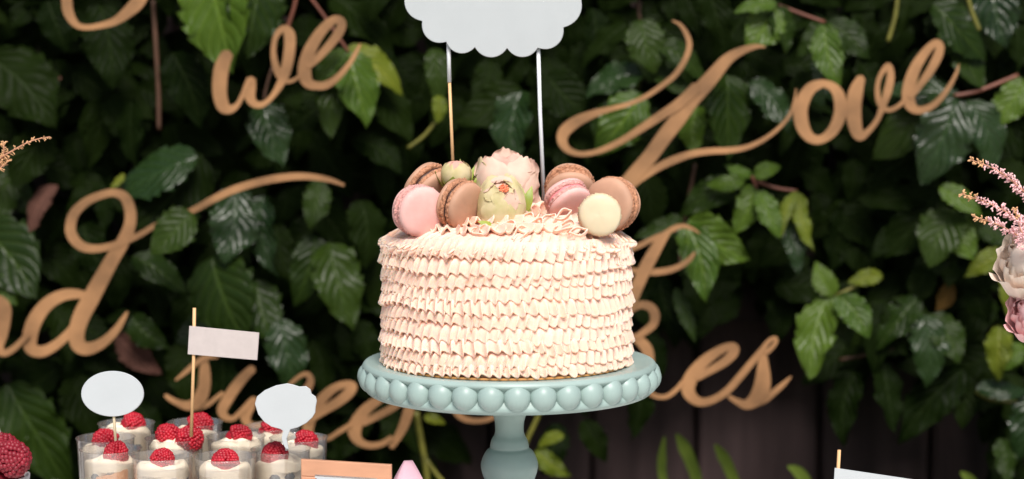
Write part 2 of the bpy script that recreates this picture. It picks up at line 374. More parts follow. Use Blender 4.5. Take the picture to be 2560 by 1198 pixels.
for i, (p0, p1, n, amp, bu, ln, zw) in enumerate([((0.070, 0.1035), (0.0972, 0.0890), 74, 0.0021, 0.0015, -0.5, 0.0008),
                                                ((0.058, 0.1045), (0.0800, 0.1035), 50, 0.0028, 0.0010, 0.6, 0.0010),
                                                ((0.044, 0.1065), (0.0640, 0.1080), 38, 0.0032, 0.0010, 0.8, 0.0012),
                                                ((0.030, 0.1070), (0.0480, 0.1105), 28, 0.0034, 0.0010, -0.7, 0.0012),
                                                ((0.010, 0.1080), (0.0290, 0.1130), 16, 0.0034, 0.0010, 0.5, 0.0010)]):
    v, f = ruffle(p0, p1, n, amp, 300 + i, bulge=bu, lean=ln, zwob=zw); mesh("ruffle", v, f, ICING, cake)
def curl(c, ln, wd, ang, seed):                                     # a looped ribbon of icing lying on the cake top
    rd = random.Random(seed); V = []; Fc = []; n = 28
    for i in range(n):
        a = 2 * math.pi * i / n; x = ln * math.cos(a); y = wd * math.sin(a) * (1 + 0.4 * math.cos(a))
        xx = x * math.cos(ang) - y * math.sin(ang); yy = x * math.sin(ang) + y * math.cos(ang)
        h = 0.0011 + 0.0004 * math.sin(a * 2 + seed); n_ = Vector((math.cos(a + ang), math.sin(a + ang), 0)) * 0.0005
        tl = Matrix.Rotation(0.75, 3, 'X'); p = Vector(c) + tl @ Vector((xx, yy, 0.0012 * math.sin(a * 3 + seed))); n_ = tl @ n_; hz = tl @ Vector((0, 0, h))
        V += [p + n_ - hz, p + n_ + hz, p - n_ + hz, p - n_ - hz]
    for i in range(n):
        k = (i + 1) % n
        for j in range(4): Fc.append((i * 4 + j, k * 4 + j, k * 4 + (j + 1) % 4, i * 4 + (j + 1) % 4))
    return V, Fc
for i, (px, py, y, ln, wd, an) in enumerate([(1200, 588, -0.076, 0.0062, 0.0045, 0.1), (1262, 582, -0.074, 0.0085, 0.0050, 0.5), (1335, 577, -0.07, 0.0085, 0.004, 0.9), (1368, 563, -0.062, 0.0078, 0.0036, 0.8),
                                             (1408, 549, -0.052, 0.0075, 0.003, 0.7), (1300, 595, -0.080, 0.008, 0.004, 0.8), (1410, 578, -0.072, 0.0085, 0.0035, 0.4), 
                                             (1240, 568, -0.062, 0.007, 0.004, 0.3), (1310, 560, -0.055, 0.0075, 0.004, 0.6), (1445, 590, -0.075, 0.007, 0.003, 0.2)]):
    c = P(px, py, y) - Vector(cake.location) + Vector((0, 0, -0.002)); v, f = curl(c, ln, wd, an, i); mesh("icing_curl", v, f, ICING, cake, smooth=False)

# ---------------------------------------------------------------- macarons
def macaron(px, py, y, axis, r, label, sm, fm, fillm, fh=0.0016, seed=0, spin=0.0):
    o = thing("macaron", label, "macaron", P(px, py, y), "macarons on the cake top")
    q = Vector(axis).normalized().to_track_quat('Z', 'Y'); o.rotation_mode = 'QUATERNION'; o.rotation_quaternion = q @ Quaternion((0, 0, 1), spin)
    rd = random.Random(seed); ph = rd.uniform(0, 9)
    for s in (1, -1):
        pr = smoothprof([(0.985, 0.30), (1.0, 0.36), (0.985, 0.46), (0.93, 0.56), (0.80, 0.645), (0.60, 0.70), (0.32, 0.738), (0.05, 0.7455)], 4) + [(0.0, 0.746)]
        def fn(a, rr, z, j):
            w_ = 1 + 0.012 * math.sin(2 * a + ph) + 0.008 * math.sin(5 * a + ph * 2)
            return rr * r * w_, s * (z * r * 0.80 + 0.0003 * rr * math.sin(3 * a + ph))
        v, f = lathe(pr, 56, fn=fn)
        if s < 0: f = [tuple(reversed(q_)) for q_ in f]
        sh = mesh("shell", v, f, sm, o)
        fp = [(0.80, 0.085), (0.95, 0.09), (1.0, 0.12), (1.012, 0.16), (1.0, 0.20), (1.01, 0.25), (1.0, 0.30), (0.95, 0.33), (0.80, 0.33)]
        def fn2(a, rr, z, j):
            k = noise.noise(Vector((math.cos(a) * 9, math.sin(a) * 9, z * 22 + s * 5 + seed)))
            k2 = noise.noise(Vector((math.cos(a) * 24, math.sin(a) * 24, z * 40 + seed)))
            e = (0.06 * k + 0.075 * k2) if 0 < j < 8 else 0
            return r * (rr + e), s * r * 0.80 * (z + 0.02 * k * (1 if j < 4 else 0))
        v, f = lathe(fp, 110, fn=fn2)
        if s < 0: f = [tuple(reversed(q_)) for q_ in f]
        mesh("foot", v, f, fm, sh)
    v, f = lathe([(0.0, -0.10), (0.90, -0.10), (0.93, 0.0), (0.90, 0.10), (0.0, 0.10)], 56, fn=lambda a, rr, z, j: (r * rr * (1 + 0.02 * math.sin(7 * a + ph) if j else 1), z * r * 0.80))
    mesh("filling", v, f, fillm, o); return o
macaron(1047, 527, -0.046, (0.52, -0.84, -0.08), 0.0194, "pink macaron at the cake edge beside two cocoa macarons", PINK, PINKF, PINKC, seed=1)
macaron(1072, 471, -0.008, (0.66, -0.52, -0.52), 0.0198, "cocoa macaron behind the pink one, beneath the green flower bud", BROWN, BROWNF, GANACHE, seed=2)
macaron(1151, 512, -0.044, (0.76, -0.60, -0.22), 0.0192, "cocoa macaron leaning between the pink macaron and the peony bud", BROWN, BROWNF, GANACHE, seed=3)
macaron(1425, 472, 0.006, (0.05, -0.86, -0.50), 0.0195, "cocoa macaron standing behind the rough pink macaron, by the white stick", BROWN, BROWNF, WHITEF, seed=4)
macaron(1418, 500, -0.030, (0.42, -0.62, -0.66), 0.0172, "crumbly pink macaron between the cocoa macarons and the cream one", PINK, PINKF, PINKC, seed=5)
macaron(1531, 510, -0.020, (-0.52, -0.84, 0.06), 0.0205, "large cocoa macaron standing behind the cream macaron", BROWN, BROWNF, GANACHE, seed=6)
macaron(1499, 537, -0.060, (0.02, -1.0, 0.04), 0.0158, "cream coloured macaron facing outward at the cake edge", CREAMS, CREAMF, CREAMF, seed=7)

# ---------------------------------------------------------------- flowers on the cake
def petal(Rr, az, halfw, ph0, ph1, flare, ruf, seed, nu=17, nv=16, curl_=0.0, zsc=1.0, puff=0.0):
    """petal on a ball: ph measured from the bottom pole (0) to the top (pi)"""
    rd = random.Random(seed); V = []; Fc = []; o1 = rd.uniform(0, 9)
    for j in range(nv):
        t = j / (nv - 1)
        for i in range(nu):
            u = -1 + 2 * i / (nu - 1)
            top = ph1 * (1 - 0.10 * u * u - 0.07 * noise.noise(Vector((u * 2.2, o1, 0))) - 0.05 * abs(math.sin(u * 3.2 + o1)))
            p = ph0 + (top - ph0) * t
            wdt = halfw * (0.25 + 0.75 * math.sin(min(t * 1.25, 1) * math.pi / 2)) * (1 - 0.22 * max(0, t - 0.75) / 0.25)
            a = az + u * wdt
            rr = Rr * (1 + flare * t * t + curl_ * max(0, t - 0.7) ** 2 * 8 + ruf * t * noise.noise(Vector((u * 2.5 + o1, t * 2.5, seed))) + 0.03 * u * u * t)
            rr *= 1 + puff * (1 - u * u) * math.sin(math.pi * min(1, 0.12 + 0.88 * t)) ** 0.7
            rr *= 1 + 0.03 * u * (1 if seed % 2 else -1)
            V.append((rr * math.sin(p) * math.cos(a), rr * math.sin(p) * math.sin(a), -rr * math.cos(p) * zsc))
    for j in range(nv - 1):
        for i in range(nu - 1): Fc.append((j * nu + i, j * nu + i + 1, (j + 1) * nu + i + 1, (j + 1) * nu + i))
    return V, Fc
def flower(name, label, cat, c, axis, layers, group=None, stamens=0, roll=0.0, sr=0.0):
    o = thing(name, label, cat, c, group); o.rotation_mode = 'QUATERNION'
    o.rotation_quaternion = Vector(axis).normalized().to_track_quat('Z', 'Y') @ Quaternion((0, 0, 1), roll)
    sd_ = 1
    for (n, Rr, hw, ph1, fl, ruf, cu, mt, off, *tl) in layers:
        pf = tl[1] if len(tl) > 1 else 0.0; tl = tl[0] if tl else 0.0
        for k in range(n):
            sd_ += 7; rd = random.Random(sd_)
            az = off + 2 * math.pi * k / n + rd.uniform(-0.15, 0.15)
            v, f = petal(Rr * rd.uniform(0.95, 1.05), az, hw * rd.uniform(0.9, 1.1), 0.12, ph1 * rd.uniform(0.93, 1.05), fl, ruf, sd_, curl_=cu, puff=pf)
            Rt = Matrix.Rotation(tl * rd.uniform(0.5, 1.4), 3, Vector((-math.sin(az), math.cos(az), 0))); b0 = Vector((0, 0, -Rr * 0.9))
            mesh("petal", [b0 + Rt @ (Vector(p) - b0) for p in v], f, mt, o)
    hr = min(l[1] for l in layers) * 0.99; mesh("heart", *ball((0, 0, 0), hr, 3), layers[-1][7], o)
    if stamens:
        mb = MB(); rd = random.Random(5)
        for k in range(stamens):
            a = rd.uniform(0, 6.28); q = math.sqrt(rd.random()) * sr[0]
            p = Vector((q * math.cos(a), q * math.sin(a), sr[1] + rd.uniform(-0.0006, 0.0008))); mb.add(*ball(p, sr[2] * rd.uniform(0.7, 1.2), 1))
        mb.build("stamens", STAMEN, o)
    return o
def petal_patch(c, n, up, w_, h, cup, seed, curl_=0.12, ruff=0.10, nu=17, nv=17):
    """free-edged cupped petal: c centre, n outward side, up its tip direction; sizes in mm"""
    c = Vector(c); n = Vector(n).normalized(); Y = Vector(up); Y = (Y - n * Y.dot(n)).normalized(); X = Y.cross(n); rd = random.Random(seed); o1 = rd.uniform(0, 50); V = []; Fc = []
    for j in range(nv):
        v = -1 + 2 * j / (nv - 1)
        for i in range(nu):
            u = -1 + 2 * i / (nu - 1); sh = math.sqrt(max(0.0, 1 - (0.88 * v) ** 2)) * (1 if v > 0 else 1 + 0.30 * v); sh = max(sh, 0.35 if v > 0 else 0.25)
            ns = noise.noise(Vector((u * 1.6 + o1, v * 1.6, 0))); n2 = noise.noise(Vector((u * 3.8 + o1, v * 3.0, 7)))
            top = max(0, v) ** 2 * (0.16 * noise.noise(Vector((u * 2.6, o1, 3))) - 0.07 * abs(math.sin(u * 4.2 + o1)) - 0.22 * u * u)
            x = u * w_ * sh * (1 + 0.10 * ns); y = h * (v + top)
            e = max(abs(u), abs(v)); z = cup * (1 - 0.85 * u * u * sh - 0.55 * v * v) + h * curl_ * max(0, v - 0.35) ** 2 * 2 + ruff * h * (0.5 * ns * e * e + 0.35 * n2 * e ** 3) + 0.05 * h * u * rd.choice((1, 1)) * (1 if seed % 2 else -1)
            V.append((c + X * x + Y * y + n * z) * 0.001)
    for j in range(nv - 1):
        for i in range(nu - 1): Fc.append((j * nu + i, j * nu + i + 1, (j + 1) * nu + i + 1, (j + 1) * nu + i))
    return V, Fc
def hand_flower(label, c, petals, heart, hm):
    o = thing("peony", label, "peony", c, "flowers on the cake top")
    for k, (pc_, n, up, w_, h, cup, m_, *ex) in enumerate(petals):
        v, f = petal_patch(pc_, n, up, w_, h, cup, 11 + k * 3, *(ex[0] if ex else ())); mesh("petal", v, f, m_, o)
    mb = MB()
    for (hc, hr, hs) in heart: mb.add(*ball(Vector(hc) * 0.001, hr * 0.001, 3, hs))
    mb.build("heart", hm, o); return o
hand_flower("large open blush peony in the middle of the cake top", P(1263, 450, 0.004), [
    ((-13, 9, 6), (0.25, -0.85, 0.45), (-0.5, 0.3, 1), 12, 14, -4, PETAL), ((1, 11, 13), (0, -0.85, 0.5), (0.05, 0.3, 1), 13, 14, -4, PETAL), ((15, 9, 5), (-0.3, -0.85, 0.45), (0.6, 0.3, 1), 12, 14, -4, PETAL),
    ((-6, 3, 12), (-0.2, -0.75, 0.6), (-0.2, 0.6, 1), 9, 10, 3, PETALP), ((7, 3, 12), (0.25, -0.75, 0.6), (0.25, 0.6, 1), 9, 10, 3, PETALP), ((1, -2, 9), (0.1, -0.8, 0.55), (0.1, 0.5, 1), 7, 8, 2, PETALP),
    ((-19, -1, 0), (-0.85, -0.45, 0.2), (-0.2, 0, 1), 12, 18, 4, PETALG), ((-10, -7, 4), (-0.42, -0.85, 0.32), (-0.15, 0.3, 1), 13, 15, 6, PETAL, (0.16, 0.16)), ((12, -6, 5), (0.42, -0.82, 0.38), (0.22, 0.3, 1), 12.5, 14, 6, PETAL, (0.18, 0.2)),
    ((18, -7, -5), (0.55, -0.80, 0.1), (0.5, 0, 0.9), 10, 13, 4, PETAL, (0.3, 0.22)), ((21, -2, -11), (0.75, -0.65, -0.1), (0.7, 0, -0.7), 8, 11, 3, PETAL, (0.3, 0.25)), ((2, -11, -8), (0, -0.95, 0.1), (0, 0, 1), 15, 13, 5, PETALG)],
    [((0, 2, -1), 16, (1.05, 0.9, 1.0))], PETALP)
AX = Vector((0.12, -0.74, 0.66)).normalized(); RING = []          # small inner petals round the opening
for k in range(7):
    sd0 = AX.orthogonal().normalized(); sd0.rotate(Quaternion(AX, 2 * math.pi * k / 7 + 0.3)); ag = 0.62 + 0.12 * (k % 3)
    d = AX * math.cos(ag) + sd0 * math.sin(ag); RING.append((tuple(d * 14.9), tuple(d), tuple(AX - d * AX.dot(d)), 6.5 + (k % 2), 6.6 + 0.7 * (k % 3), 1.4, PETAL if k % 3 else PETALG, (0.22, 0.22)))
pb = hand_flower("pale green half-closed peony showing coral stamens, below the blush peony", P(1253, 504, -0.047), [
    ((-7, 4, 12), (-0.3, -0.55, 0.75), (-0.3, 0.7, 0.7), 9, 10, 3, PETALG), ((7, 4, 12), (0.35, -0.55, 0.75), (0.3, 0.7, 0.7), 9, 10, 3, PETALG), ((0, 0, 14), (0.0, -0.6, 0.8), (0, 0.8, 0.6), 9, 8, 1, PETAL),
    *RING,
    ((-9.5, -5, -1), (-0.62, -0.76, 0.15), (0.15, 0.15, 1), 11.5, 18, 6, PETALG, (0.04, 0.12)), ((10, -5, -2), (0.64, -0.75, 0.12), (-0.12, 0.15, 1), 11.5, 18, 6, PETALG, (0.06, 0.12)), ((-3.5, -11, -7.5), (-0.18, -0.97, -0.08), (0.3, 0.1, 1), 12, 13.5, 5.5, PETALG, (0.05, 0.14)), ((7, -10, -10), (0.42, -0.9, -0.15), (-0.35, 0.1, 1), 9, 11, 4.5, PETALG, (0.08, 0.16))],
    [((0, 0, 0), 14.6, (1.0, 0.97, 1.08))], PETAL)
mb = MB(); rd = random.Random(5)
for k in range(46):
    a = rd.uniform(0, 6.28); q = 0.22 * math.sqrt(rd.random()); sd0 = AX.orthogonal().normalized(); sd0.rotate(Quaternion(AX, a))
    mb.add(*ball((AX + sd0 * q).normalized() * 0.0164 * rd.uniform(0.98, 1.04), 0.0008 * rd.uniform(0.7, 1.2), 1))
mb.build("stamens", STAMEN, pb)
bud = flower("flower_bud", "small green rosebud with pointed sepals beside the wooden topper stick", "flower bud", P(1139, 436, -0.020), (0.06, -0.25, 1.0),
             [(5, 0.0104, 0.85, 2.35, 0.0, 0.05, 0.0, PETALG, 0.2), (4, 0.0098, 0.95, 2.65, 0.0, 0.06, 0.0, PETALG, 0.6), (4, 0.0092, 0.95, 2.9, 0.0, 0.06, 0.0, PETALP, 0.1)], "flowers on the cake top")
bud.scale = (1.15,) * 3
for k in range(5):
    a0 = 2 * math.pi * k / 5 - 1.9; V = []; Fc = []; n = 9
    for j in range(n):
        t = j / (n - 1); p = 0.25 + 1.5 * t; rr = 0.0112 * (1 + (0.9 * max(0, t - 0.35) ** 2 if k % 2 else 0.22 * t * t)); wd = 0.72 * math.sin(math.pi * (0.16 + 0.84 * t) ** 0.8) + 0.01
        for u in (-1, 0, 1):
            a = a0 + u * wd; r2 = rr * (1.0 + (0.03 if u else 0.06)); V.append((r2 * math.sin(p) * math.cos(a), r2 * math.sin(p) * math.sin(a), -r2 * math.cos(p)))
    for j in range(n - 1):
        for i in range(2): Fc.append((j * 3 + i, j * 3 + i + 1, (j + 1) * 3 + i + 1, (j + 1) * 3 + i))
    mesh("sepal", V, Fc, SEPAL, bud)
def blade_leaf(base, tip, wid, nrm, mt, parent=None, name="leaf", arch=0.15, n=9):
    base, tip, nrm = Vector(base), Vector(tip), Vector(nrm); d = tip - base; L = d.length; s = d.cross(nrm).normalized(); nn = s.cross(d).normalized(); V = []; Fc = []
    for j in range(n):
        t = j / (n - 1); w_ = wid * math.sin(math.pi * (0.08 + 0.92 * t) ** 0.75) + 0.0002; c = base + d * t + nn * (arch * L * math.sin(math.pi * t))
        V += [c - s * w_ - nn * w_ * 0.3, c, c + s * w_ - nn * w_ * 0.3]
    for j in range(n - 1):
        for i in range(2): Fc.append((j * 3 + i, j * 3 + i + 1, (j + 1) * 3 + i + 1, (j + 1) * 3 + i))
    return mesh(name, V, Fc, mt, parent)
spr = thing("leaf_sprig", "little yellow-green leaf sprig tucked under the pale green peony", "sprig", (0, 0, 0))
for a, b, wd in (((1235, 575), (1195, 553), 0.0035), ((1240, 578), (1205, 578), 0.003), ((1240, 575), (1245, 558), 0.003), ((1245, 576), (1285, 572), 0.0028), ((1230, 572), (1212, 560), 0.003)):
    blade_leaf(P(*a, -0.064), P(*b, -0.070), wd, (0, -1, 0.5), SEPAL, spr)
sp2 = thing("leaf_sprig", "green leaf sprig between the blush peony and the white stick", "sprig", (0, 0, 0))
for a, b, wd in (((1310, 530), (1330, 465), 0.004), ((1312, 530), (1300, 460), 0.003), ((1312, 535), (1325, 520), 0.003)):
    blade_leaf(P(*a, -0.035), P(*b, -0.032), wd, (0, -1, 0.2), SEPAL, sp2)
sp3 = thing("leaf_sprig", "green leaf sprig between the rosebud and the blush peony", "sprig", (0, 0, 0))
for a, b, wd in (((1165, 470), (1187, 415), 0.0025), ((1168, 470), (1176, 432), 0.0025), ((1160, 465), (1150, 398), 0.0012), ((1120, 470), (1083, 440), 0.0035), ((1172, 470), (1192, 445), 0.003)):
    blade_leaf(P(*a, -0.014), P(*b, -0.016), wd, (0, -1, 0.3), SEPAL, sp3)

# ---------------------------------------------------------------- cloud topper and cards on sticks
def extrude_outline(pts, th, y):                                    # pts: px outline -> plate of thickness th at depth y, slightly bevelled
    n = len(pts); cxp = sum(p[0] for p in pts) / n; cyp = sum(p[1] for p in pts) / n; V = []
    for (k, dy) in ((0.985, 0.0), (1.0, th * 0.3), (1.0, th * 0.7), (0.985, th)):
        for p in pts:
            q = P(p[0], p[1], y); c = P(cxp, cyp, y); d = (q - c); s = d.length; V.append(c + d * ((s - 0.0004) / s if k < 1 else 1) + Vector((0, dy, 0)))
    Fc = [tuple(range(n)), tuple(range(4 * n - 1, 3 * n - 1, -1))]
    for r_ in range(3):
        for i in range(n): Fc.append((r_ * n + i, r_ * n + n + i, r_ * n + n + (i + 1) % n, r_ * n + (i + 1) % n))
    return V, Fc
cusps = [(1055, 53), (1115, 105), (1187, 119), (1268, 121), (1345, 120), (1409, 69), (1440, -25), (1410, -110), (1330, -165), (1235, -185), (1140, -165), (1055, -110), (1022, -30)]
out = []
for i, a in enumerate(cusps):
    b = cusps[(i + 1) % len(cusps)]; ax, ay = a; bx, by = b; L = math.hypot(bx - ax, by - ay); nx, ny = -(by - ay) / L, (bx - ax) / L
    for j in range(12):
        t = j / 12; th = math.pi * t; h = 0.295 * L * math.sin(th) ** 0.9
        out.append((ax + (bx - ax) * (t + 0.035 * math.sin(2 * th) * -1) + nx * h, ay + (by - ay) * (t - 0.035 * math.sin(2 * th)) + ny * h))
top = thing("cake_topper", "white scalloped cloud card on two sticks above the cake", "cake topper", P(1240, 460, 0.03))
o0 = Vector(top.location)
def local(V, o): return [Vector(v) - o for v in V]
v, f = extrude_outline(out, 0.003, 0.026); mesh("cloud_card", local(v, o0), f, CARD, top, smooth=False)
a, b, c = P(1120, 60, 0.0315), P(1123.5, 206, 0.0315), P(1134, 450, 0.031)
v, f = tube([a, b], 0.00165, 10); mesh("paper_sleeve", local(v, o0), f, WHITEP, top)
v, f = tube([b + Vector((0, 0, 0.002)), c], 0.00125, 10); s1 = mesh("stick", local(v, o0), f, STICK, top); s1["label"] = "bare bamboo stick"
v, f = tube([P(1344, 60, 0.0315), P(1350, 280, 0.031), P(1360, 500, 0.03)], 0.0016, 10); s2 = mesh("stick", local(v, o0), f, WHITEP, top); s2["label"] = "white stick"
def pick(outline, stickpts, y, label, mt, sticks_m, cat, name, wst=0.0011, th=0.0016):
    base = P(*stickpts[-1], y); o = thing(name, label, cat, base)
    v, f = extrude_outline(outline, th, y - th - wst); mesh("card", local(v, base), f, mt, o, smooth=False)
    v, f = tube([P(*p, y) for p in stickpts], wst, 8); mesh("stick", local(v, base), f, sticks_m, o); return o
ov = [(281 + 78.5 * math.cos(t * math.pi / 24) , 985 + 57 * math.sin(t * math.pi / 24)) for t in range(48)]
pick(ov, [(284, 985), (285, 1045), (289, 1102)], -0.022, "white oval speech card on a short stick in the front dessert cup", CARD, CREAMS, "party pick", "oval_pick")
bp_ = [(637, 1010), (642, 992), (662, 976), (690, 964), (718, 959), (733, 962), (748, 967), (765, 966), (776, 974), (779, 985), (789, 992), (792, 1003), (789, 1018), (788, 1032), (781, 1044), (766, 1058), (745, 1069), (726, 1074), (722, 1084), (716, 1098), (719, 1112), (721, 1124), (714, 1122), (706, 1108), (704, 1094), (708, 1078), (700, 1073), (678, 1067), (660, 1055), (645, 1036)]
pick(bp_, [(713, 1030), (714, 1090), (717, 1126)], -0.036, "white wavy speech-bubble card with a tail in a dessert cup", CARD, CARD, "party pick", "bubble_pick")
pick([(473, 815), (648, 832), (643, 901), (469, 886)], [(486, 770), (484, 900), (478, 1092)], -0.004, "blank pale paper flag on a tall bamboo stick among the dessert cups", CARDG, STICK, "party pick", "flag_pick", 0.00135, 0.0010)
pick([(2087, 1170), (2330, 1206), (2322, 1290), (2081, 1262)], [(2098, 1125), (2094, 1200), (2090, 1330)], -0.05, "blank white paper flag on a bamboo stick standing in a cream cupcake", CARD, STICK, "party pick", "flag_pick", 0.00135, 0.0010)

# ---------------------------------------------------------------- dessert cups
RZ = 0.080; CR = 0.0238
spots = [(275, 1122, 'F'), (413, 1139, 'F'), (571, 1137, 'F'), (692, 1122, 'F'), (264, 1094, 'M'), (436, 1094, 'M'), (590, 1091, 'M'), (742, 1098, 'M'), (316, 1058, 'B'), (487, 1056, 'B'), (680, 1066, 'B')]
pos = [Vector(PZ(a, b, RZ)) for a, b, _ in spots]
for it in range(200):                                               # keep the cups from touching
    for i in range(len(pos)):
        for j in range(i):
            d = pos[i] - pos[j]; L = math.hypot(d.x, d.y); m_ = 2 * CR + 0.0012
            if L < m_:
                d = Vector((d.x * 0.5, d.y, 0)).normalized() * (m_ - L) * 0.5; pos[i] += d; pos[j] -= d
def dessert(seed, fill, two=False):
    rd = random.Random(seed); o = thing("dessert_cup", "", "dessert cup")
    pr = [(0.0, 0.0), (0.0185, 0.0), (0.0192, 0.001), (CR - 0.0006, RZ - 0.001), (CR, RZ - 0.0004), (CR + 0.0003, RZ), (CR - 0.0005, RZ + 0.0003), (CR - 0.0012, RZ - 0.0006), (0.0182, 0.0016), (0.0, 0.0016)]
    v, f = lathe(pr, 56); mesh("cup", v, f, CLEAR, o)
    def rin(z): return 0.0165 + (CR - 0.0030 - 0.0165) * z / RZ
    zf = fill; pc = [(0.0, 0.045), (rin(0.045), 0.045)] + [(rin(z), z) for z in (0.052, 0.058, zf - 0.004)] + smoothprof([(rin(zf) , zf - 0.003), (rin(zf) - 0.001, zf), (0.016, zf + 0.0022), (0.010, zf + 0.0030), (0.005, zf + 0.0045), (0.0, zf + 0.005)], 4)
    p1 = rd.uniform(0, 9)
    def fn(a, r, z, j):
        if j <= 1: return r, z
        return r * (1 + (0.004 * math.sin(5 * a + p1) if z < zf else 0.0)) , z + (0.0016 * math.sin(a * 2 + p1 + r * 300) + 0.001 * math.sin(3 * a - r * 500 + p1)) * min(1, r / 0.006) * (1 if z > zf - 0.004 else 0)
    v, f = lathe(pc, 48, fn=fn); mesh("cream", v, f, CREAM, o)
    tl = rd.uniform(-0.14, 0.14)
    v, f = lathe([(0.0, 0.002), (0.0178, 0.002), (rin(0.0448), 0.0448), (0.0, 0.0448)], 40); mesh("sponge_layer", v, f, SPONGE, o)
    for k in range(3):
        a = -math.pi / 2 + rd.uniform(-0.9, 0.9) + (k - 1) * 1.1; b = 0.0070
        q = ball((math.cos(a) * (rin(0.06) + 0.0013 - b), math.sin(a) * (rin(0.06) + 0.0013 - b), rd.uniform(0.0595, 0.0630)), b, 2, (1, 1, 0.92))
        mesh("blueberry", *q, BLUEB, o)
    return o
protos = [dessert(1, 0.0690), dessert(2, 0.0710), dessert(3, 0.0738)]
names = ["clear plastic cup of layered cream with the white oval card stuck in its raspberry", "clear cup of cream showing a round blueberry, next to the oval card cup",
         "clear cup of cream with an upright raspberry pressed against its wall", "clear cup of cream with the wavy speech-bubble card stuck beside its raspberry",
         "tall-walled clear cup of cream directly behind the oval card cup", "clear cup of cream with the tall flag and two raspberries", "clear cup of cream brimful with a flat-lying raspberry, behind the upright one",
         "clear cup of cream next to the copper framed card, half hidden by the bubble card", "clear cup of cream in the rear row, behind the oval card's stick", "clear cup in the rear row behind the flag stick", "clear cup in the rear row hidden behind the wavy speech-bubble card"]
kind = [0, 1, 1, 0, 0, 2, 2, 1, 2, 1, 1]; used = [False] * 3
cups = []
for i, p in enumerate(pos):
    k = kind[i]
    if not used[k]: o = protos[k]; used[k] = True
    else: o = copy_tree(protos[k])
    o.location = (p.x, p.y, 0.0002); o.rotation_euler = (0, 0, [0.2, 0.0, -0.5, 0.5, 2, 3, 4, 1, 2, 5, 3][i]); o["label"] = names[i]; o["group"] = "cream dessert cups"; cups.append(o)
V = []; Fc = []                                                    # peach slice against the wall of the cup with the oval card
for i in range(15):
    a = -math.pi / 2 - cups[0].rotation_euler.z + (-0.35 + 1.25 * i / 14)
    zt = 0.0610 + 0.0055 * i / 14 + 0.0004 * math.sin(i * 1.7)
    for (rr_, z) in ((0.0212, 0.046), (0.0212, zt - 0.001), (0.0206, zt), (0.0150, zt - 0.001), (0.0150, 0.046)): V.append((rr_ * math.cos(a), rr_ * math.sin(a), z))
for i in range(14):
    for j in range(4): Fc.append((i * 5 + j, (i + 1) * 5 + j, (i + 1) * 5 + j + 1, i * 5 + j + 1))
mesh("peach_slice", V, Fc, SPONGE, cups[0])
# raspberries
def rasp_mesh(seed):
    rd = random.Random(seed); mb = MB(); Rr = 0.0098; H = 0.0105
    for k in range(6):
        pass
    n_r = 8
    for j in range(n_r):
        t = (j + 0.35) / n_r; ph = t * 1.75; rr = math.sin(min(ph, 1.62)) ; zz = math.cos(ph)
        nn = max(1, int(round(2 * math.pi * Rr * rr / 0.0027)))
        for i in range(nn):
            a = 2 * math.pi * (i + 0.5 * (j % 2)) / nn + rd.uniform(-0.08, 0.08)
            c = Vector((Rr * rr * math.cos(a), Rr * rr * math.sin(a), H * zz + 0.0015)) * rd.uniform(0.95, 1.03)
            mb.add(*ball(c, 0.0019 * rd.uniform(0.9, 1.12), 1 if j > 99 else 2 if False else 1))
    mb.add(*ball((0, 0, 0.0005), 0.0088, 2, (1, 1, 1.05)))
    return mb
rb = rasp_mesh(3).build("raspberry", RASP); rbm = rb.data
bm2 = bmesh.new(); bm2.from_mesh(rbm); bm2.to_mesh(rbm); bm2.free()
fillz = {0: 0.0690, 1: 0.0710, 2: 0.0738}
berries = [(0, 0.004, 0.001, (0.2, -0.2, 1), 1.0, "squat raspberry pierced by the oval card's stick"), (1, -0.001, -0.001, (0.5, -0.3, 0.8), 1.0, "raspberry lying tilted on the cup next to the oval card cup"), (2, 0.001, -0.006, (0, 0.2, 1), 1.02, "upright raspberry in the cup by the bubble card cup, seen through its wall"), (3, -0.004, -0.003, (0, -0.3, 1), 1.02, "raspberry in the cup that holds the bubble card's tail"),
           (4, 0.002, 0.004, (-0.6, -0.2, 0.7), 1.05, "raspberry in the tall-walled cup behind the oval card's stick"), (5, -0.004, 0.008, (-0.7, -0.2, 0.7), 1.1, "larger raspberry behind the flag stick, in the cup that holds two"), (5, 0.0105, -0.006, (0.8, -0.2, 0.5), 1.08, "lower raspberry at the foot of the flag stick, in the cup that holds two"), (6, -0.001, 0.004, (0.9, 0, 0.35), 0.98, "raspberry lying on its side in the brimful cup"), (7, 0.004, 0.0, (0.7, -0.1, 0.5), 1.0, "raspberry in the cup beside the copper framed card"),
           (8, 0.003, 0.0, (0.8, 0, 0.4), 1.0, "raspberry lying in the rear cup behind the oval card"), (9, 0.002, 0.0, (0.6, 0, 0.6), 1.1, "raspberry in the rear cup directly behind the flag stick"), (10, -0.004, 0.0, (0.7, 0.1, 0.5), 1.0, "raspberry in the rear cup half hidden by the bubble card")]
first = True
for (ci, dx, dy, ax, sc, lb) in berries:
    o = rb if first else link("raspberry", rbm); first = False
    c = cups[ci].location; o.location = (c.x + dx, c.y + dy, fillz[kind[ci]] + 0.0038); vr_ = random.Random(int(dx * 1e5) + ci * 31); sc *= 0.93; o.scale = (sc * vr_.uniform(0.88, 1.12), sc * vr_.uniform(0.9, 1.08), sc * vr_.uniform(0.9, 1.2))
    o.rotation_mode = 'QUATERNION'; o.rotation_quaternion = Vector(ax).normalized().to_track_quat('Z', 'Y') @ Quaternion((0, 0, 1), vr_.uniform(0, 6))
    tag(o, lb, "raspberry", "raspberries on the dessert cups")

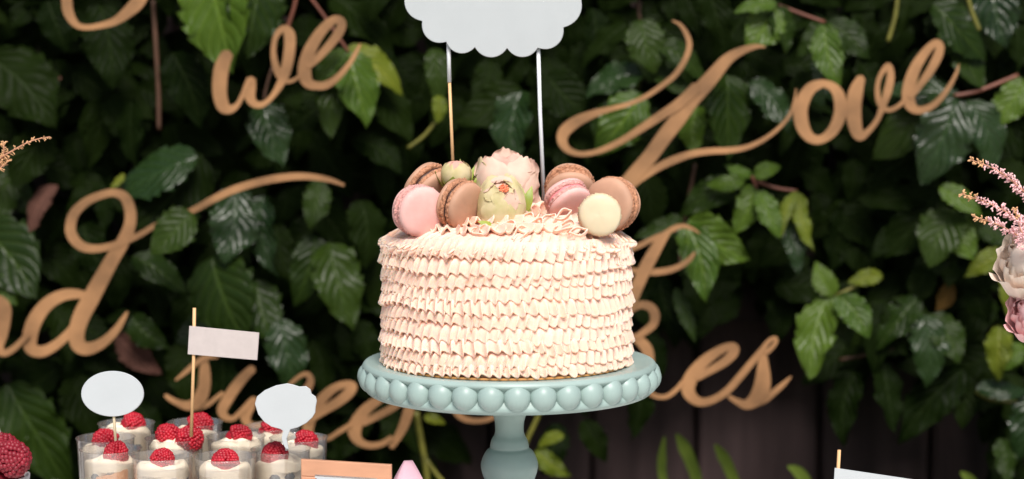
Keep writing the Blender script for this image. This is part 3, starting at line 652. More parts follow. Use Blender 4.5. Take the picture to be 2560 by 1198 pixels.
# ---------------------------------------------------------------- framed card, pink box, cupcakes
FA, FB = P(752, 1149, -0.060), P(979, 1163, -0.066)
fr = thing("framed_card", "copper framed white card standing beside the dessert cups", "picture frame", (FA.x, FA.y, 0.0))
wd = FB.x - FA.x; zt = FA.z; fr.rotation_euler = (0, math.atan2(FA.z - FB.z, wd) * 0.0, math.atan2(FB.y - FA.y, wd))
dz = FA.z - FB.z; bw = 0.0128
def bar(x0, x1, z0, z1, th=0.004, nm="frame_bar", m=ROSEG):
    s0, s1 = x0 / wd * dz, x1 / wd * dz; b = 0.0006
    V = [(x0, 0.0, z0 - s0), (x1, 0.0, z0 - s1), (x1, 0.0, z1 - s1), (x0, 0.0, z1 - s0)]; V = [(x + (b if x == x0 else -b), -0.0, z + (b if k < 2 else -b)) for k, (x, _, z) in enumerate(V)] + \
        [(x, b, z) for (x, _, z) in V] + [(x, th, z) for (x, _, z) in V]
    Fc = [(3, 2, 1, 0), (8, 9, 10, 11)]
    for r_ in (0, 4):
        for i in range(4): Fc.append((r_ + i, r_ + (i + 1) % 4, r_ + 4 + (i + 1) % 4, r_ + 4 + i))
    mesh(nm, V, Fc, m, fr, smooth=False)
zb = dz + 0.001
bar(0, wd, zt - bw, zt); bar(0, wd, zb, zb + bw); bar(0, bw, zb + bw + 0.0002, zt - bw - 0.0002); bar(wd - bw, wd, zb + bw + 0.0002, zt - bw - 0.0002)
bar(bw * 0.8, wd - bw * 0.8, zb + bw * 0.8, zt - bw * 0.8, 0.0024, "card", CARD); fr.children[-1].location.y = 0.0012
bx_ = thing("favour_box", "pink folded paper favour box with a pinched top beside the framed card", "favour box", PZ(1021, 1330, 0.0))
c0 = P(1021, 1152, -0.05); bx_.location = (c0.x, c0.y, 0.0); H = c0.z
V = []; Fc = []; ns = 14; prof_w = []
for j in range(ns):
    t = j / (ns - 1); w_ = 0.0034 + 0.0330 * (1 - (1 - t) ** 1.25) ** 0.95 - 0.004 * t * t; z = H * (1 - t)
    for k in range(16):
        a = 2 * math.pi * k / 16 + math.pi / 4; sq = 1 / max(abs(math.cos(a)), abs(math.sin(a))); rr = w_ * (0.72 * sq + 0.28)
        V.append((rr * math.cos(a), rr * math.sin(a) * (0.55 + 0.4 * t), z))
for j in range(ns - 1):
    for k in range(16): Fc.append((j * 16 + k, (j + 1) * 16 + k, (j + 1) * 16 + (k + 1) % 16, j * 16 + (k + 1) % 16))
Fc.append(tuple(range(16))); mesh("box_body", V, Fc, PINKPAPER, bx_); bx_.rotation_euler = (0, 0, 0.25)
mesh("base_sheet", *box((0, 0, 0.0008), (0.017, 0.015, 0.0006)), PINKPAPER, bx_, smooth=False)
def cupcake(loc, label, r0, r1, h, topm, zs):
    o = thing("paper_cupcake", label, "cupcake", loc)
    pr = [(0.0, 0.0), (r0, 0.0), (r1, h), (r1 - 0.0004, h), (r0 - 0.0004, 0.0006), (0.0, 0.0006)]
    v, f = lathe(pr, 160, fn=lambda a, r, z, j: (r + (0.0009 * math.sin(a * 40) if j in (1, 2, 3, 4) else 0), z)); mesh("paper_case", v, f, PAPERCUP, o)
    v, f = lathe([(0.0, h * 0.2), (r0, h * 0.2), (r1 - 0.002, h - 0.004)] + smoothprof([(r1 - 0.002, h - 0.004), (r1 * 0.7, h + zs * 0.6), (r1 * 0.3, h + zs), (0.0, h + zs)], 5), 48); mesh("cream_top", v, f, topm, o)
    return o
pc = P(-2, 1182, -0.02)
ck = cupcake((pc.x - 0.004, -0.02, 0.0002), "white pleated paper cup heaped with dark raspberries at the table's end", 0.020, 0.0265, pc.z - 0.0002 - 0.004 + 0.002, RASPD, 0.004)
for i, (px, py, y, ax, sc) in enumerate([(22, 1150, -0.032, (0.9, -0.35, 0.3), 1.35), (-14, 1152, -0.02, (-0.2, -0.6, 0.7), 1.4), (4, 1140, -0.006, (0.1, 0.3, 0.9), 1.35)]):
    o = link("raspberry", rbm); o.location = P(px, py, y); o.scale = (sc,) * 3; o.rotation_mode = 'QUATERNION'; o.rotation_quaternion = Vector(ax).normalized().to_track_quat('Z', 'Y')
    o.material_slots[0].link = 'OBJECT'; o.material_slots[0].material = RASPD
    tag(o, ["large dark raspberry tilted over the rim of the white paper cup", "large dark raspberry facing out in the middle of the white paper cup", "large dark raspberry standing upright at the back of the paper cup"][i], "raspberry", "raspberries in the paper cup")
q = P(2090, 1330, -0.05)
cupcake((q.x, q.y, 0.0002), "cream topped cupcake in a white paper case holding a paper flag", 0.019, 0.025, q.z * 0.0 + 0.026, CREAM, 0.010)

# ---------------------------------------------------------------- flower arrangements at both ends
def vase(name, label, loc, h=0.11):
    v, f = lathe([(0.0, 0.0), (0.035, 0.0), (0.036, 0.003)] + smoothprof([(0.036, 0.003), (0.048, 0.03), (0.050, 0.055), (0.036, 0.085), (0.030, h)], 5) + [(0.027, h), (0.030, 0.083), (0.044, 0.055), (0.0, 0.01)], 48)
    o = mesh(name, v, f, GLAZE); o.location = loc; tag(o, label, "vase"); return o
VR = P(2790, 900, 0.0).x; VL = P(-140, 700, 0.0).x
vase("flower_vase", "off-white vase holding the pink astilbe and peonies", (VR, 0.0, 0.0002)); vase("flower_vase", "off-white vase holding the dried tan plumes", (VL, 0.02, 0.0002))
def plume(parent, pts, rbase, dens, m_main, m_tip, o0, seed, tipfrac=0.13, rf=0.0021):
    rd = random.Random(seed); pl_ = smoothprof([tuple(p) for p in pts], 10); n = len(pl_); m1 = MB(); m2 = MB()
    for i in range(n - 1):
        a, b = Vector(pl_[i]), Vector(pl_[i + 1]); t = i / (n - 1)
        k = int(dens * (b - a).length * 1000 * (0.55 + 0.9 * (1 - t))) + 1
        for _ in range(k):
            p = a.lerp(b, rd.random()); d = (b - a).normalized(); s = Vector((rd.uniform(-1, 1), rd.uniform(-1, 1), rd.uniform(-1, 1))); s = (s - d * s.dot(d)).normalized()
            rr = rbase * (1 - t) ** 0.75 * rd.uniform(0.25, 1.0) + 0.0012; c = p + s * rr + d * rr * 0.5
            M_ = m2 if t > 1 - tipfrac else m1; qn = (s + d).to_track_quat('Z', 'Y'); z = rf * (0.62 + 0.38 * (1 - t)) * rd.uniform(0.7, 1.2)
            M_.add(*ball(c - o0, z * 0.62, 1, (0.8, 0.8, 1.35), qn))
            if rd.random() < 0.5:
                s2 = (s + Vector((rd.uniform(-1, 1), rd.uniform(-1, 1), rd.uniform(-1, 1))) * 0.7).normalized(); M_.add(*ball(c + s2 * z * 0.9 - o0, z * 0.5, 1, (0.7, 0.7, 1.3), s2.to_track_quat('Z', 'Y')))
            M_.add(*tube([p - o0, c - o0], 0.00035, 4, False))
    st = mesh("plume_stem", *tube([Vector(p) - o0 for p in pl_], [0.0011 * (1 - 0.7 * i / (n - 1)) for i in range(n)], 6), ASTILS, parent)
    if m1.v: x = m1.build("florets", m_main, parent); x["kind"] = "stuff"
    if m2.v: x = m2.build("tip_florets", m_tip, parent); x["kind"] = "stuff"
vr = Vector((VR, 0.0, 0.10))
for i, (pts, rb_, sd_) in enumerate([([(2620, 640, 0.0), (2600, 530, 0.0), (2550, 470, -0.01), (2490, 425, -0.015), (2426, 399, -0.02)], 0.0065, 1), ([(2630, 650, -0.01), (2590, 590, -0.015), (2540, 545, -0.02), (2475, 510, -0.025), (2403, 484, -0.03)], 0.0070, 2),
                                    ([(2640, 680, -0.02), (2590, 630, -0.02), (2545, 590, -0.025), (2495, 562, -0.03), (2431, 541, -0.035)], 0.0075, 3), ([(2640, 720, -0.03), (2600, 660, -0.04), (2570, 610, -0.045), (2550, 570, -0.045), (2538, 520, -0.045)], 0.0105, 4)]):
    o = thing("astilbe_plume", ["feathery pink astilbe plume arching highest over the white peony", "feathery pink astilbe plume reaching farthest toward the cake", "thick pink astilbe plume lowest over the white peony", "short dense pink astilbe plume tucked against the white peony"][i], "astilbe", vr, "pink astilbe plumes")
    plume(o, [vr] + [P(*p) for p in pts], rb_, 1.9, ASTIL, ASTILT, vr, sd_, rf=0.0024)
for (px, py, y, r_, ax, m1, m2, lb) in ((2590, 655, -0.02, 0.0280, (-0.5, -0.6, 0.6), PETALG, PETAL, "white peony below the pink astilbe plumes"), (2600, 782, -0.03, 0.0225, (-0.4, -0.7, 0.4), PINKPAPER, PINKPAPER, "pink ruffled peony below the white one")):
    mp_ = thin(lb.split()[0] + "_bloom", (0.86, 0.70, 0.60) if lb.startswith("white") else (0.78, 0.46, 0.46), (0.90, 0.82, 0.70) if lb.startswith("white") else (0.84, 0.56, 0.55), 0.15)
    o = flower("peony", lb, "peony", P(px, py, y), ax, [(6, r_, 0.8, 1.9, 0.10, 0.22, 0.12, mp_, 0.2), (6, r_ * 0.9, 0.75, 2.2, 0.03, 0.25, 0.05, mp_, 0.7), (5, r_ * 0.75, 0.75, 2.5, 0.0, 0.3, 0.0, mp_, 0.1)], "flowers in the vase")
    bq = Vector(o.location); M3 = o.rotation_quaternion.to_matrix().transposed()
    v, f = tube([M3 @ (Vector((VR, 0, 0.09)) - bq), M3 @ ((Vector((VR, 0, 0.13)) - bq) * 0.6), M3 @ Vector((0.004, 0.004, -0.004))], 0.0016, 8); mesh("stem", v, f, SEPAL, o)
vl = Vector((VL, 0.02, 0.10))
o = thing("dried_plume", "dried tan plume sprig reaching in front of the dark creeper", "dried flower", vl)
for i, (pts, rb_) in enumerate([([(-60, 470, 0.02), (-10, 405, 0.02), (35, 375, 0.015), (80, 352, 0.012), (125, 342, 0.01)], 0.0034), ([(-60, 480, 0.02), (-20, 425, 0.02), (5, 400, 0.02), (10, 372, 0.018), (9, 355, 0.018)], 0.0030), ([(-70, 490, 0.02), (-30, 440, 0.02), (0, 420, 0.02), (16, 408, 0.018), (24, 398, 0.018)], 0.0036)]):
    plume(o, [vl] + [P(*p) for p in pts], rb_, 0.55, ASTILT, ASTILT, vl, 20 + i, rf=0.0017)

# ---------------------------------------------------------------- script words cut from board
WY = 0.50
def stroke(mb, pts, tf, depth, th=0.006, slope=0.0016):
    pts = [(tf(x, y) + (w_ * tf.s,)) for x, y, w_ in pts]; q = smoothprof(pts, 7); n = len(q); Lf = []; Rt = []
    for i, (x, y, w_) in enumerate(q):
        a, b = q[max(i - 1, 0)], q[min(i + 1, n - 1)]; dx, dy = b[0] - a[0], b[1] - a[1]; l = math.hypot(dx, dy) or 1; nx, ny = -dy / l, dx / l
        h = max(w_, 3) / 2; Lf.append((x + nx * h, y + ny * h, i)); Rt.append((x - nx * h, y - ny * h, i))
    def cap(i, sgn):
        x, y, w_ = q[i]; a, b = q[max(i - 1, 0)], q[min(i + 1, n - 1)]; dx, dy = b[0] - a[0], b[1] - a[1]; l = math.hypot(dx, dy) or 1; h = max(w_, 3) / 2
        return (x + sgn * dx / l * h * 0.55, y + sgn * dy / l * h * 0.55, i)
    V = []; Fc = []
    def pt(p, dy, ins=1.0):
        c = q[p[2]]; x = c[0] + (p[0] - c[0]) * ins; y = c[1] + (p[1] - c[1]) * ins
        return P(x, y, WY + depth + slope * p[2] / n + dy)
    rows_ = [(cap(0, -1), cap(0, -1))] + list(zip(Lf, Rt)) + [(cap(n - 1, 1), cap(n - 1, 1))]
    shr = lambda p: 0.90
    for (l, r) in rows_:
        if l == r:
            V += [pt(l, 0.0, 0.85), pt(l, 0.0007), pt(l, th), pt(r, th), pt(r, 0.0007), pt(r, 0.0, 0.85)]
        else:
            V += [pt(l, 0.0, 0.97), pt(l, 0.0007), pt(l, th), pt(r, th), pt(r, 0.0007), pt(r, 0.0, 0.97)]
    for i in range(len(rows_) - 1):
        for j in range(6): Fc.append((i * 6 + j, i * 6 + (j + 1) % 6, (i + 1) * 6 + (j + 1) % 6, (i + 1) * 6 + j))
    mb.add(V, Fc)
class TF:
    def __init__(s, ox, oy, f): s.ox, s.oy, s.s = ox, oy, 1 / f
    def __call__(s, x, y): return (s.ox + x * s.s, s.oy + y * s.s)
T1 = TF(500, 0, 2.996); T0 = TF(0, 0, 2.996); TG = TF(0, 0, 1.0); TL = TF(1350, 0, 2.1157); TS = TF(400, 850, 3.442); TE = TF(800, 900, 4.02); TK = TF(1560, 400, 2.996); TK2 = TF(1560, 798, 2.996)
words = [
 ('copper-brown wooden script word reading "we" hung on the creeper', P(700, 190, WY), [
  [(T1, [(208, 398, 88), (165, 500, 112), (148, 620, 112), (152, 730, 106), (178, 800, 98), (228, 818, 66), (280, 785, 40), (320, 710, 36), (350, 640, 42), (378, 595, 60)]),
   (T1, [(385, 590, 66), (378, 650, 84), (372, 715, 84), (400, 772, 62), (460, 785, 45), (530, 735, 38), (590, 650, 55), (632, 560, 75), (660, 450, 84), (674, 330, 86), (668, 255, 84), (635, 215, 55), (592, 238, 46), (560, 300, 40), (550, 390, 42), (562, 480, 52), (595, 560, 60), (640, 605, 40), (690, 605, 28), (750, 568, 26)])],
  [(T1, [(808, 500, 40), (850, 465, 52), (920, 395, 60), (990, 315, 66), (1045, 235, 72), (1062, 172, 66), (1020, 145, 62), (960, 180, 72), (890, 260, 82), (825, 370, 94), (788, 480, 102), (785, 570, 100), (815, 625, 80), (870, 642, 62), (940, 638, 60), (1020, 590, 50), (1110, 490, 38), (1165, 400, 32), (1200, 330, 16)])]]),
 ('copper-brown wooden round script letter "O" hung above the word ending in d', P(260, 40, WY), [
  [(T0, [(1085, -100, 100), (1035, 10, 108), (955, 92, 88), (860, 160, 60), (760, 190, 48), (650, 206, 42), (570, 183, 52), (515, 100, 78), (500, 0, 82), (500, -120, 76), (560, -260, 70), (700, -350, 56), (860, -370, 50), (1000, -310, 64), (1075, -210, 84), (1085, -100, 100)])]]),
 ('copper-brown wooden script word ending "nd" with a looped d and long swash', P(200, 700, WY), [
  [(TG, [(-98, 905, 30), (-78, 840, 36), (-64, 775, 34)]), (TG, [(-82, 850, 14), (-62, 800, 18), (-40, 762, 26), (-15, 752, 34), (8, 768, 38), (8, 800, 38), (2, 835, 36), (-4, 866, 28), (10, 883, 18), (36, 870, 16), (70, 836, 14)])],
  [(TG, [(860, 463, 6), (820, 449, 13), (760, 441, 17), (700, 445, 19), (640, 457, 19), (580, 476, 19), (530, 500, 18), (490, 522, 16), (440, 545, 14), (390, 563, 13), (345, 589, 15), (290, 612, 18), (240, 622, 20), (205, 616, 24), (183, 595, 27), (176, 570, 27), (185, 535, 26), (215, 505, 22), (250, 489, 20), (285, 482, 20), (312, 494, 26), (325, 525, 29), (325, 560, 30), (310, 600, 33), (280, 650, 36), (255, 695, 40), (228, 745, 43), (204, 790, 43), (192, 830, 40), (196, 862, 38), (220, 872, 32), (255, 858, 25), (288, 828, 20), (308, 798, 13), (318, 780, 6)]),
   (TG, [(224, 740, 16), (185, 735, 25), (150, 741, 30), (115, 763, 34), (88, 800, 38), (75, 840, 38), (78, 871, 33), (105, 879, 28), (140, 862, 24), (175, 830, 22), (208, 786, 20)])]]),
 ('copper-brown wooden script word reading "Love" with a sweeping looped L', P(1850, 280, WY), [
  [(TL, [(700, 110, 8), (740, 130, 18), (775, 180, 26), (790, 240, 30), (770, 310, 30), (720, 390, 30), (650, 450, 28), (560, 510, 26), (470, 550, 24), (380, 575, 28), (280, 604, 42), (190, 645, 60), (130, 695, 64), (118, 745, 54), (145, 790, 38), (200, 813, 28), (270, 810, 28), (350, 785, 32), (450, 735, 36), (550, 670, 42), (650, 605, 48), (740, 545, 56), (830, 460, 60)]),
   (TL, [(1190, 248, 8), (1140, 246, 26), (1060, 272, 44), (985, 320, 62), (900, 420, 80), (800, 530, 86), (730, 630, 84), (660, 720, 82), (580, 830, 80), (510, 910, 78), (440, 990, 74), (400, 1035, 70)]),
   (TL, [(470, 985, 50), (540, 935, 44), (620, 888, 40), (700, 850, 42), (800, 815, 37), (900, 800, 34), (1000, 795, 32), (1090, 780, 28), (1180, 740, 24), (1260, 680, 20), (1320, 610, 18), (1345, 540, 14), (1355, 470, 6)])],
  [(TL, [(1500, 440, 40), (1430, 470, 62), (1382, 560, 74), (1385, 655, 74), (1425, 725, 56), (1485, 738, 46), (1550, 690, 58), (1588, 600, 68), (1582, 510, 64), (1545, 458, 48), (1490, 440, 38)])],
  [(TL, [(1700, 410, 44), (1672, 480, 76), (1660, 560, 80), (1664, 650, 76), (1688, 718, 56), (1730, 700, 34), (1780, 640, 28), (1810, 570, 34), (1840, 480, 44), (1855, 400, 40), (1843, 350, 34), (1815, 375, 28), (1790, 430, 25), (1785, 490, 28), (1800, 550, 32), (1840, 582, 26), (1890, 565, 24), (1930, 530, 24)])],
  [(TL, [(1960, 515, 30), (2010, 450, 36), (2060, 380, 44), (2103, 300, 50), (2115, 245, 44), (2090, 228, 38), (2040, 275, 48), (1985, 360, 60), (1952, 460, 68), (1952, 540, 66), (1990, 582, 44), (2050, 573, 36), (2110, 530, 32), (2170, 450, 24), (2205, 380, 16), (2215, 340, 6)])]]),
 ('copper-brown wooden script word starting "swee", behind the dessert cups', P(700, 1000, WY), [
  [(TS, [(135, 345, 18), (210, 285, 38), (280, 225, 45), (340, 178, 48), (400, 150, 45), (500, 155, 12)]), (TS, [(378, 165, 60), (385, 280, 98), (380, 400, 108), (350, 490, 118), (300, 550, 104), (230, 565, 80), (150, 540, 55), (85, 505, 45), (45, 475, 30)]), (TS, [(280, 590, 60), (400, 560, 45), (470, 510, 40), (540, 455, 36)])],
  [(TS, [(800, 245, 70), (720, 320, 86), (640, 420, 96), (570, 530, 96), (535, 605, 90), (560, 660, 66), (620, 678, 46), (670, 645, 46), (730, 585, 50), (800, 520, 40)]), (TS, [(815, 505, 60), (765, 580, 94), (735, 660, 92), (770, 730, 60), (880, 730, 46), (1000, 660, 56), (1130, 545, 70), (1250, 440, 74), (1295, 360, 64), (1275, 300, 48), (1225, 300, 38), (1160, 345, 34), (1110, 395, 30), (1090, 470, 36), (1130, 560, 40), (1210, 620, 40)])],
  [(TS, [(1270, 700, 60), (1400, 612, 74), (1530, 535, 84), (1625, 455, 92), (1655, 400, 80), (1610, 380, 62), (1520, 405, 70), (1430, 470, 84), (1350, 570, 94), (1290, 690, 100), (1275, 790, 92), (1330, 850, 60), (1440, 850, 42), (1540, 792, 44), (1640, 730, 44)])],
  [(TE, [(430, 635, 66), (560, 570, 74), (680, 510, 76), (780, 440, 80), (830, 360, 80), (790, 320, 70), (690, 340, 80), (560, 420, 96), (450, 510, 115), (375, 620, 135), (345, 710, 140), (375, 800, 100), (450, 848, 72), (540, 860, 64), (640, 835, 58), (720, 780, 56)])],
  [(TE, [(990, 240, 90), (930, 390, 104), (885, 530, 108), (845, 650, 100), (785, 770, 80), (715, 878, 56)]), (TE, [(700, 420, 40), (900, 380, 46), (1150, 330, 40)])],
  [(TE, [(1500, 330, 60), (1400, 400, 70), (1360, 490, 74), (1420, 575, 66), (1540, 612, 56), (1680, 600, 50), (1800, 540, 46), (1900, 440, 40)])]]),
 ('copper-brown wooden script word ending "kes", against the bare planks', P(1750, 850, WY), [
  [(TK, [(345, 525, 34), (280, 600, 76), (220, 700, 92), (165, 800, 98), (120, 900, 94), (70, 1020, 90), (20, 1130, 86), (-30, 1250, 84), (-90, 1400, 84), (-160, 1560, 70)]),
   (TK, [(565, 550, 10), (510, 515, 26), (440, 495, 34), (370, 515, 42), (300, 558, 42), (220, 590, 40), (130, 635, 40), (60, 668, 36), (-20, 710, 34), (-80, 770, 34), (-40, 812, 36), (60, 826, 38), (150, 838, 46), (240, 840, 50), (340, 825, 48), (430, 790, 42), (500, 735, 36), (530, 690, 14)]),
   (TK, [(20, 1170, 50), (60, 1115, 56), (130, 1085, 58), (200, 1105, 68), (232, 1165, 72), (215, 1235, 64), (150, 1290, 54), (90, 1330, 46)]),
   (TK2, [(60, 130, 50), (120, 165, 74), (170, 225, 86), (190, 310, 74), (175, 400, 64), (165, 490, 54), (200, 555, 42), (260, 582, 36), (330, 575, 36), (400, 520, 36), (440, 470, 34)])],
  [(TK2, [(545, 445, 44), (600, 410, 54), (680, 365, 60), (760, 315, 68), (818, 255, 74), (828, 215, 66), (790, 205, 58), (715, 235, 68), (620, 300, 82), (540, 380, 96), (490, 465, 108), (482, 540, 98), (525, 600, 78), (590, 622, 62), (680, 598, 56), (775, 535, 56), (870, 430, 56), (960, 320, 52), (1030, 235, 42), (1080, 170, 34), (1125, 142, 30), (1140, 165, 30), (1110, 210, 34), (1065, 250, 40)])],
  [(TK2, [(1045, 250, 44), (1042, 330, 80), (1042, 430, 112), (1030, 520, 128), (985, 600, 112), (915, 640, 74), (850, 618, 48), (785, 580, 30)]), (TK2, [(930, 662, 34), (1040, 610, 56), (1120, 550, 48), (1190, 490, 38), (1250, 432, 12)])]]),
]
for (lb, base, letters) in words:
    o = thing("script_word", lb, "word sign", base, "wooden script words on the creeper"); k = 0
    for strokes in letters:
        mb = MB()
        for (tf, pts) in strokes:
            stroke(mb, pts, tf, 0.0022 * k); k += 1
        mb.v = local(mb.v, base); mb.build("letter", WORD, o, smooth=False)

# ---------------------------------------------------------------- creeper
def leaf_data(seed, ratio, rows=27, cols=7, teeth=7):
    rd = random.Random(seed); V = []; Fc = []; UV = []; dr = rd.uniform(0.10, 0.45); fold = rd.uniform(0.15, 0.6); tw = rd.uniform(-0.35, 0.35); sw = rd.uniform(-0.09, 0.09); wv = rd.uniform(0.01, 0.05); ph = rd.uniform(0, 6)
    for j in range(rows):
        t = j / (rows - 1)
        prof_ = (math.sin(math.pi * t ** 0.72) ** 0.85 * 0.98 if 0 < t < 1 else 0) * (1 - 0.25 * max(0, t - 0.6))
        if t > 0.82: prof_ = min(prof_, prof_ * 1.0 * (1 - ((t - 0.82) / 0.18) * 0.25))
        tooth = ((t * teeth) % 1.0)
        tt = 1 - (0.24 * tooth if 0.15 < t < 0.97 else 0) + (0.08 if 0.15 < t < 0.97 else 0)
        for i in range(cols):
            u = -1 + 2 * i / (cols - 1); w_ = ratio / 2 * prof_ * (tt if abs(u) > 0.9 else 1)
            x = u * w_ + sw * math.sin(math.pi * t); y = t - 0.04 * abs(u) * (1 if 0.1 < t < 1 else 0) * 0 + (0.05 * abs(u) * (tooth if abs(u) > 0.9 else 0.4) if 0.1 < t < 0.96 else 0)
            z = -dr * t * t + fold * abs(x) * (1 - 0.5 * t) - 0.35 * x * x / max(ratio, 0.1) + tw * x * t + wv * math.sin(t * 17 + ph) * abs(u) ** 2
            V.append((x, y, z)); UV.append((0.5 + 0.5 * u, t))
    for j in range(rows - 1):
        for i in range(cols - 1): Fc.append((j * cols + i, j * cols + i + 1, (j + 1) * cols + i + 1, (j + 1) * cols + i))
    return V, Fc, UV
lmesh = {}
def lm(k, ratio):
    key = (k % 10, round(ratio, 1))
    if key not in lmesh:
        v, f, uv = leaf_data(50 + key[0] + int(key[1] * 100), key[1]); me = bpy.data.meshes.new("leaf"); me.from_pydata(v, [], f)
        l = me.uv_layers.new(name="UVMap")
        for lp in me.loops: l.data[lp.index].uv = uv[lp.vertex_index]
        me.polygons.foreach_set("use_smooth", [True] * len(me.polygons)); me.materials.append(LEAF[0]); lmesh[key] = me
    return lmesh[key]
creeper = thing("creeper_vine", "dense dark green creeper with toothed leaves climbing over the plank fence", "creeper", (0, 0.66, -0.75))
C0 = Vector(creeper.location)
rl_ = random.Random(77)
def leaf_matrix(base, tip, nrm):
    d = (tip - base); L = d.length; Y = d / L; n = Vector(nrm); Z = (n - Y * n.dot(Y)).normalized(); X = Y.cross(Z)
    return Matrix(((X.x * L, Y.x * L, Z.x * L, base.x), (X.y * L, Y.y * L, Z.y * L, base.y), (X.z * L, Y.z * L, Z.z * L, base.z), (0, 0, 0, 1)))
count = [0]
def leaf(bx, by, tx, ty, ratio, c, y=0.55, up=None, roll=None, fwd=None):
    base = P(bx, by, y); L = (P(tx, ty, y) - base).length; s = (ty - by) / max(1, math.hypot(tx - bx, ty - by))
    fw = (0.10 + 0.40 * max(0, s)) if fwd is None else fwd
    tip = P(tx, ty, y - fw * L); u = rl_.uniform(0.15, 0.95) if up is None else up; ro = rl_.uniform(-0.75, 0.75) if roll is None else roll
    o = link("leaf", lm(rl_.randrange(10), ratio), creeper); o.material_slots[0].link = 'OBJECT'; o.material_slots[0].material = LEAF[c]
    o.matrix_parent_inverse = Matrix.Translation(-C0); o.matrix_basis = leaf_matrix(base, tip, (ro, -1, u)); count[0] += 1; return o
hero = [
 (520,-70,555,165,.8,2),(655,-60,640,128,.8,1),(250,10,275,208,.6,0),(-30,140,130,308,.7,0),(120,0,140,112,.7,0),(-60,560,80,742,.7,1),(-40,690,35,765,.6,2),
 (495,395,270,430,.7,4),(505,385,330,570,.7,0),(312,436,272,468,.6,3),(482,533,372,628,.8,1),(330,640,468,700,.6,1),(365,700,405,800,.6,0),(590,470,555,655,.7,4),(660,490,660,670,.5,4),
 (530,640,575,845,.9,1),(800,450,768,565,.6,1),(790,590,738,745,.6,1),(820,605,892,805,.55,1),(900,500,935,645,.7,0),(862,126,1008,195,.6,3),(868,128,932,292,.7,2),(855,128,833,338,.4,1),(862,124,785,212,.5,2),
 (655,255,722,395,.7,4),(885,345,1005,425,.6,0),(830,-10,1005,95,.6,0),(1085,120,1092,245,.5,1),(1096,238,1090,300,.6,3),(1300,215,1135,300,.6,0),(1305,225,1255,400,.6,4),(1365,185,1475,285,.8,0),
 (1605,185,1462,210,.75,4),(1600,50,1645,168,.75,1),(1640,110,1775,175,.5,1),(1570,60,1440,130,.6,0),(1605,235,1495,362,.7,2),(1620,175,1745,240,.5,1),(1815,185,1872,362,.7,1),(1880,200,1985,318,.6,4),(1745,265,1728,375,.7,2),
 (1775,-40,1795,95,.6,0),(1938,18,1868,115,.8,2),(1942,10,1835,22,.5,2),(1944,15,1985,118,.8,1),(2055,58,1995,125,.6,1),(2060,60,2088,210,.5,2),(2066,54,2172,142,.6,1),(1865,125,1965,185,.6,0),
 (2480,-70,2500,100,.7,4),(2330,10,2490,105,.7,1),(2392,112,2475,212,.8,1),(2395,238,2222,195,.6,4),(2388,240,2190,352,.6,1),(2392,246,2312,425,.7,4),(2418,250,2500,405,.6,4),(2565,200,2488,308,.6,2),(2330,370,2180,425,.6,0),
 (2345,472,2215,620,.55,0),(2348,468,2458,535,.5,2),(2390,525,2320,650,.8,1),(2390,550,2430,645,.8,2),(2450,570,2520,612,.7,1),(2525,632,2425,688,.5,3),(2535,655,2510,790,.5,3),(2320,670,2290,760,.7,0),(2378,708,2345,775,.6,6),(2335,490,2140,480,.4,0),
 (1850,455,1712,535,.5,1),(1862,455,1770,450,.5,2),(1880,442,1815,405,.5,2),(1884,442,1952,412,.6,2),(1880,462,1855,575,.6,2),(1898,478,1958,588,.5,2),(1990,478,1952,585,.35,3),(1995,478,2042,622,.35,3),(1722,548,1868,645,.7,2),(1718,556,1755,745,.5,2),(1708,548,1585,580,.5,1),
 (2072,735,2015,938,.5,2),(2085,738,2045,660,.7,2),(2093,738,2172,845,.6,2),(2085,748,2112,870,.5,1),(2295,745,2185,845,.6,1),(2206,688,2122,706,.45,3),(2305,785,2332,948,.6,4),(2325,785,2402,905,.7,1),(2410,922,2280,1098,.5,0),(2412,928,2398,1065,.55,0),
 (2440,975,2575,950,.5,4),(2600,975,2548,1128,.7,4),(2500,815,2482,935,.6,3),(2205,900,2252,1075,.5,0),(2140,930,2100,1095,.5,0),(2500,1095,2525,1210,.6,1),(1410,1088,1345,1110,.5,3),(1340,1125,1425,1185,.5,3),(20,960,110,1215,.6,1),(295,838,392,935,.5,5),
 (330,790,405,865,.7,1),(700,795,742,965,.6,4),(142,462,52,562,.45,5),(150,190,80,270,.6,5),(640,700,690,850,.7,1),(1480,20,1500,160,.5,0),(1660,330,1690,440,.6,0),(1600,430,1640,560,.7,0),(2150,160,2240,250,.6,0),(930,200,1040,330,.7,0),(1230,150,1180,260,.6,0),(120,330,40,470,.7,0),
 (210,560,260,680,.7,0),(430,130,470,300,.6,0),(330,250,300,400,.6,0),(690,560,720,700,.5,0),(440,860,470,1000,.6,0),(560,880,520,1040,.6,0),(180,940,240,1080,.7,0),(120,760,180,900,.6,0),(1530,260,1480,330,.5,1),(2270,-20,2260,70,.6,0),(2540,60,2570,160,.7,0),(2500,400,2580,470,.6,0),
 (1650,690,1690,830,.5,0),(1620,830,1650,970,.5,0),(1690,720,1740,850,.35,1),(1960,560,2000,680,.4,4),(2020,640,1960,700,.5,0),(2250,560,2180,640,.5,0),(2440,700,2470,800,.7,0),(2560,860,2500,910,.6,2),(2400,640,2480,730,.6,0),
 (1060,1040,1110,1060,.5,3),(1000,930,1100,990,.5,0),(890,800,930,900,.6,0),(780,850,830,980,.6,0),(330,1000,400,1100,.6,0),(40,1060,10,1210,.7,1),(100,1100,160,1230,.6,1),(1580,930,1610,1080,.6,0),(1460,1050,1500,1150,.6,0),(1400,1060,1350,1180,.6,0),
]
